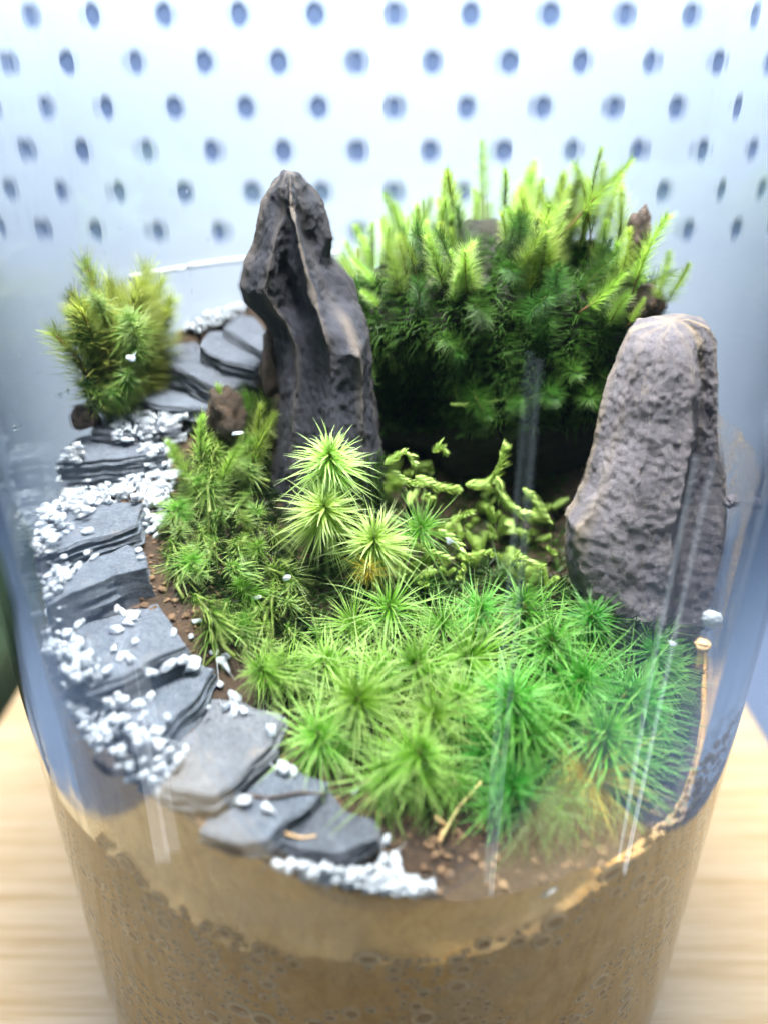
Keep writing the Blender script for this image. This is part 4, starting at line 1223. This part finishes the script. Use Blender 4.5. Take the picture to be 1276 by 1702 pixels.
# single grains one can point at
for px, py, r in [(222, 1027, .125), (214, 1040, .09), (195, 1052, .10), (226, 1070, .07), (190, 1083, .08), (210, 1102, .11), (204, 1095, .08), (290, 1055, .07), (256, 1120, .13), (278, 1103, .11), (316, 1100, .13), (302, 1092, .09),
                  (188, 1160, .13), (203, 1156, .08), (230, 1177, .10), (252, 1161, .07), (262, 1240, .10), (388, 1160, .12), (374, 1178, .11), (390, 1186, .10), (405, 1184, .08), (450, 1220, .11),
                  (470, 1280, .11), (488, 1286, .09), (384, 1332, .12), (406, 1336, .11), (450, 1348, .10), (204, 1020, .07), (328, 1036, .09), (318, 1060, .06), (366, 1098, .11), (376, 1108, .09), (353, 1086, .08), (364, 1137, .07), (374, 1092, .07),
                  (313, 912, .07), (340, 911, .07), (636, 1400, .09), (634, 1430, .10), (654, 1436, .13), (588, 1316, .07), (147, 886, .08), (122, 880, .06), (103, 878, .08), (157, 929, .07), (232, 918, .07), (234, 930, .06), (145, 915, .06)]:
    loc, n = hit(px, py)
    if loc: grain(loc + n * r * .55, r, True, 'single white quartz grain lying apart on the slate steps or bare soil', 'single white grains')
for px, py, Y, r in [(521, 1095, -2.6, .08), (426, 993, -2.0, .07), (478, 960, -1.6, .07), (746, 900, -.9, .08), (798, 1375, -4.3, .10), (880, 1390, -4.3, .12), (894, 1392, -4.3, .11), (915, 1384, -4.3, .12), (912, 1488, -5.2, .11), (1118, 1070, -2.7, .07), (643, 1232, -3.6, .06), (218, 595, .3, .10), (395, 720, -.2, .07)]:
    grain(PY(px, py, Y), r, True, 'white quartz grain caught among the green moss', 'white grains caught in the moss')
big = tag(lump('white_grain', 'large white quartz flake by the glass next to the grey rock', 'grain', PY(1182, 1028, -2.4), .15, M['quartz'], 21, (1, .6, .8)), 'large white quartz flake by the glass next to the grey rock', 'grain', None)
# heaps and strips
HEAPS = [
 ('beside the half buried seventh step', [(30, 860), (70, 800), (130, 790), (200, 800), (280, 770), (300, 790), (270, 850), (240, 840), (200, 830), (140, 860), (90, 850), (60, 900), (40, 960)], 300, 2, .105),
 ('on the inner edge of the sixth step', [(60, 930), (90, 915), (120, 935), (150, 930), (100, 975), (70, 990)], 40, 1, .10),
 ('at the outer corner of the wide fifth step', [(60, 1050), (120, 1050), (130, 1075), (110, 1100), (80, 1090)], 40, 1, .11),
 ('in front of the thin flat step', [(180, 700), (230, 676), (300, 690), (330, 700), (300, 745), (270, 760), (290, 790), (240, 790), (230, 735), (150, 740), (190, 718)], 150, 1, .10),
 ('in the far drift behind the uppermost steps', [(270, 520), (310, 492), (400, 488), (410, 510), (370, 540), (330, 555), (285, 545)], 190, 2, .10),
 ('on the soil between stair and curly moss', [(225, 790), (290, 770), (285, 850), (262, 900), (235, 880), (245, 830)], 80, 1, .11),
 ('below the outer end of the third step', [(240, 1320), (300, 1360), (340, 1400), (420, 1440), (410, 1460), (330, 1440), (270, 1370)], 60, 1, .11),
 ('in the drift at the front glass below the lowest slate', [(410, 1440), (480, 1436), (560, 1445), (640, 1445), (720, 1475), (690, 1515), (600, 1530), (520, 1515), (440, 1490)], 230, 2, .10),
 ('near the far glass left of the stair', [(40, 760), (100, 780), (90, 850), (40, 860)], 70, 2, .10),
 ('on the bare soil at the front glass', [(790, 1510), (850, 1495), (850, 1530), (810, 1540)], 7, 1, .11),
]
IND = {0: 45, 1: 14, 2: 14, 3: 40, 4: 22, 5: 26, 6: 18, 7: 30, 8: 5, 9: 7}
for hi_, (where, poly_, n, layers, r0) in enumerate(HEAPS):
    x0, x1 = min(p[0] for p in poly_), max(p[0] for p in poly_); y0, y1 = min(p[1] for p in poly_), max(p[1] for p in poly_)
    k = 0; guard = 0; ni = 0
    while k < n and guard < n * 30:
        guard += 1; x, y = rnd.uniform(x0, x1), rnd.uniform(y0, y1)
        if not inside(poly_, x, y): continue
        loc, nn = hit(x, y)
        if loc is None or math.hypot(loc.x, loc.y) > RI + .2 or nn.z < .4: continue
        k += 1; r = r0 * rnd.uniform(.42, .92); ly = rnd.randrange(layers); ind = ly == layers - 1 and ni < IND[hi_]; ni += ind
        grain(loc + nn * (r * .5 + ly * r0 * .9), r, ind, 'white quartz grain ' + where, 'white grains ' + where)
sv, sf = [], []
for o in steps:
    b0 = len(sv); sv += [v.co + o.location for v in o.data.vertices]; sf += [tuple(b0 + i for i in p.vertices) for p in o.data.polygons]
SB = BVHTree.FromPolygons(sv, sf)
# the strip between the stair and the glass, all along the outer side
ni = 0
for k in range(2300):
    th = R(rnd.uniform(176, 243)); r_ = rnd.uniform(4.95, RI - .1) if rnd.random() < .8 else rnd.uniform(4.4, RI - .1)
    x, y = r_ * math.cos(th), r_ * math.sin(th); h_ = GB.ray_cast(Vector((x, y, 20)), Vector((0, 0, -1)))
    if not h_[0] or (SB.ray_cast(Vector((x, y, 20)), Vector((0, 0, -1)))[0] and rnd.random() < (.992 if r_ < 5.1 else .75)): continue
    ly = rnd.randrange(4); r = rnd.uniform(.04, .088); ind = ly == 3 and ni < 60; ni += ind
    grain(h_[0] + Vector((0, 0, r * .5 + ly * .06)), r, ind, 'white quartz grain in the strip between the stair and the glass', 'white grains along the glass')
o = link('white_gravel', mesh_np('white_gravel', gs_v, gs_f, M['quartz'])); tag(o, 'drifts of small white quartz grains between steps and glass', 'gravel', None, 'stuff')
print('grains', n_ind, 'objects', len(S.objects))
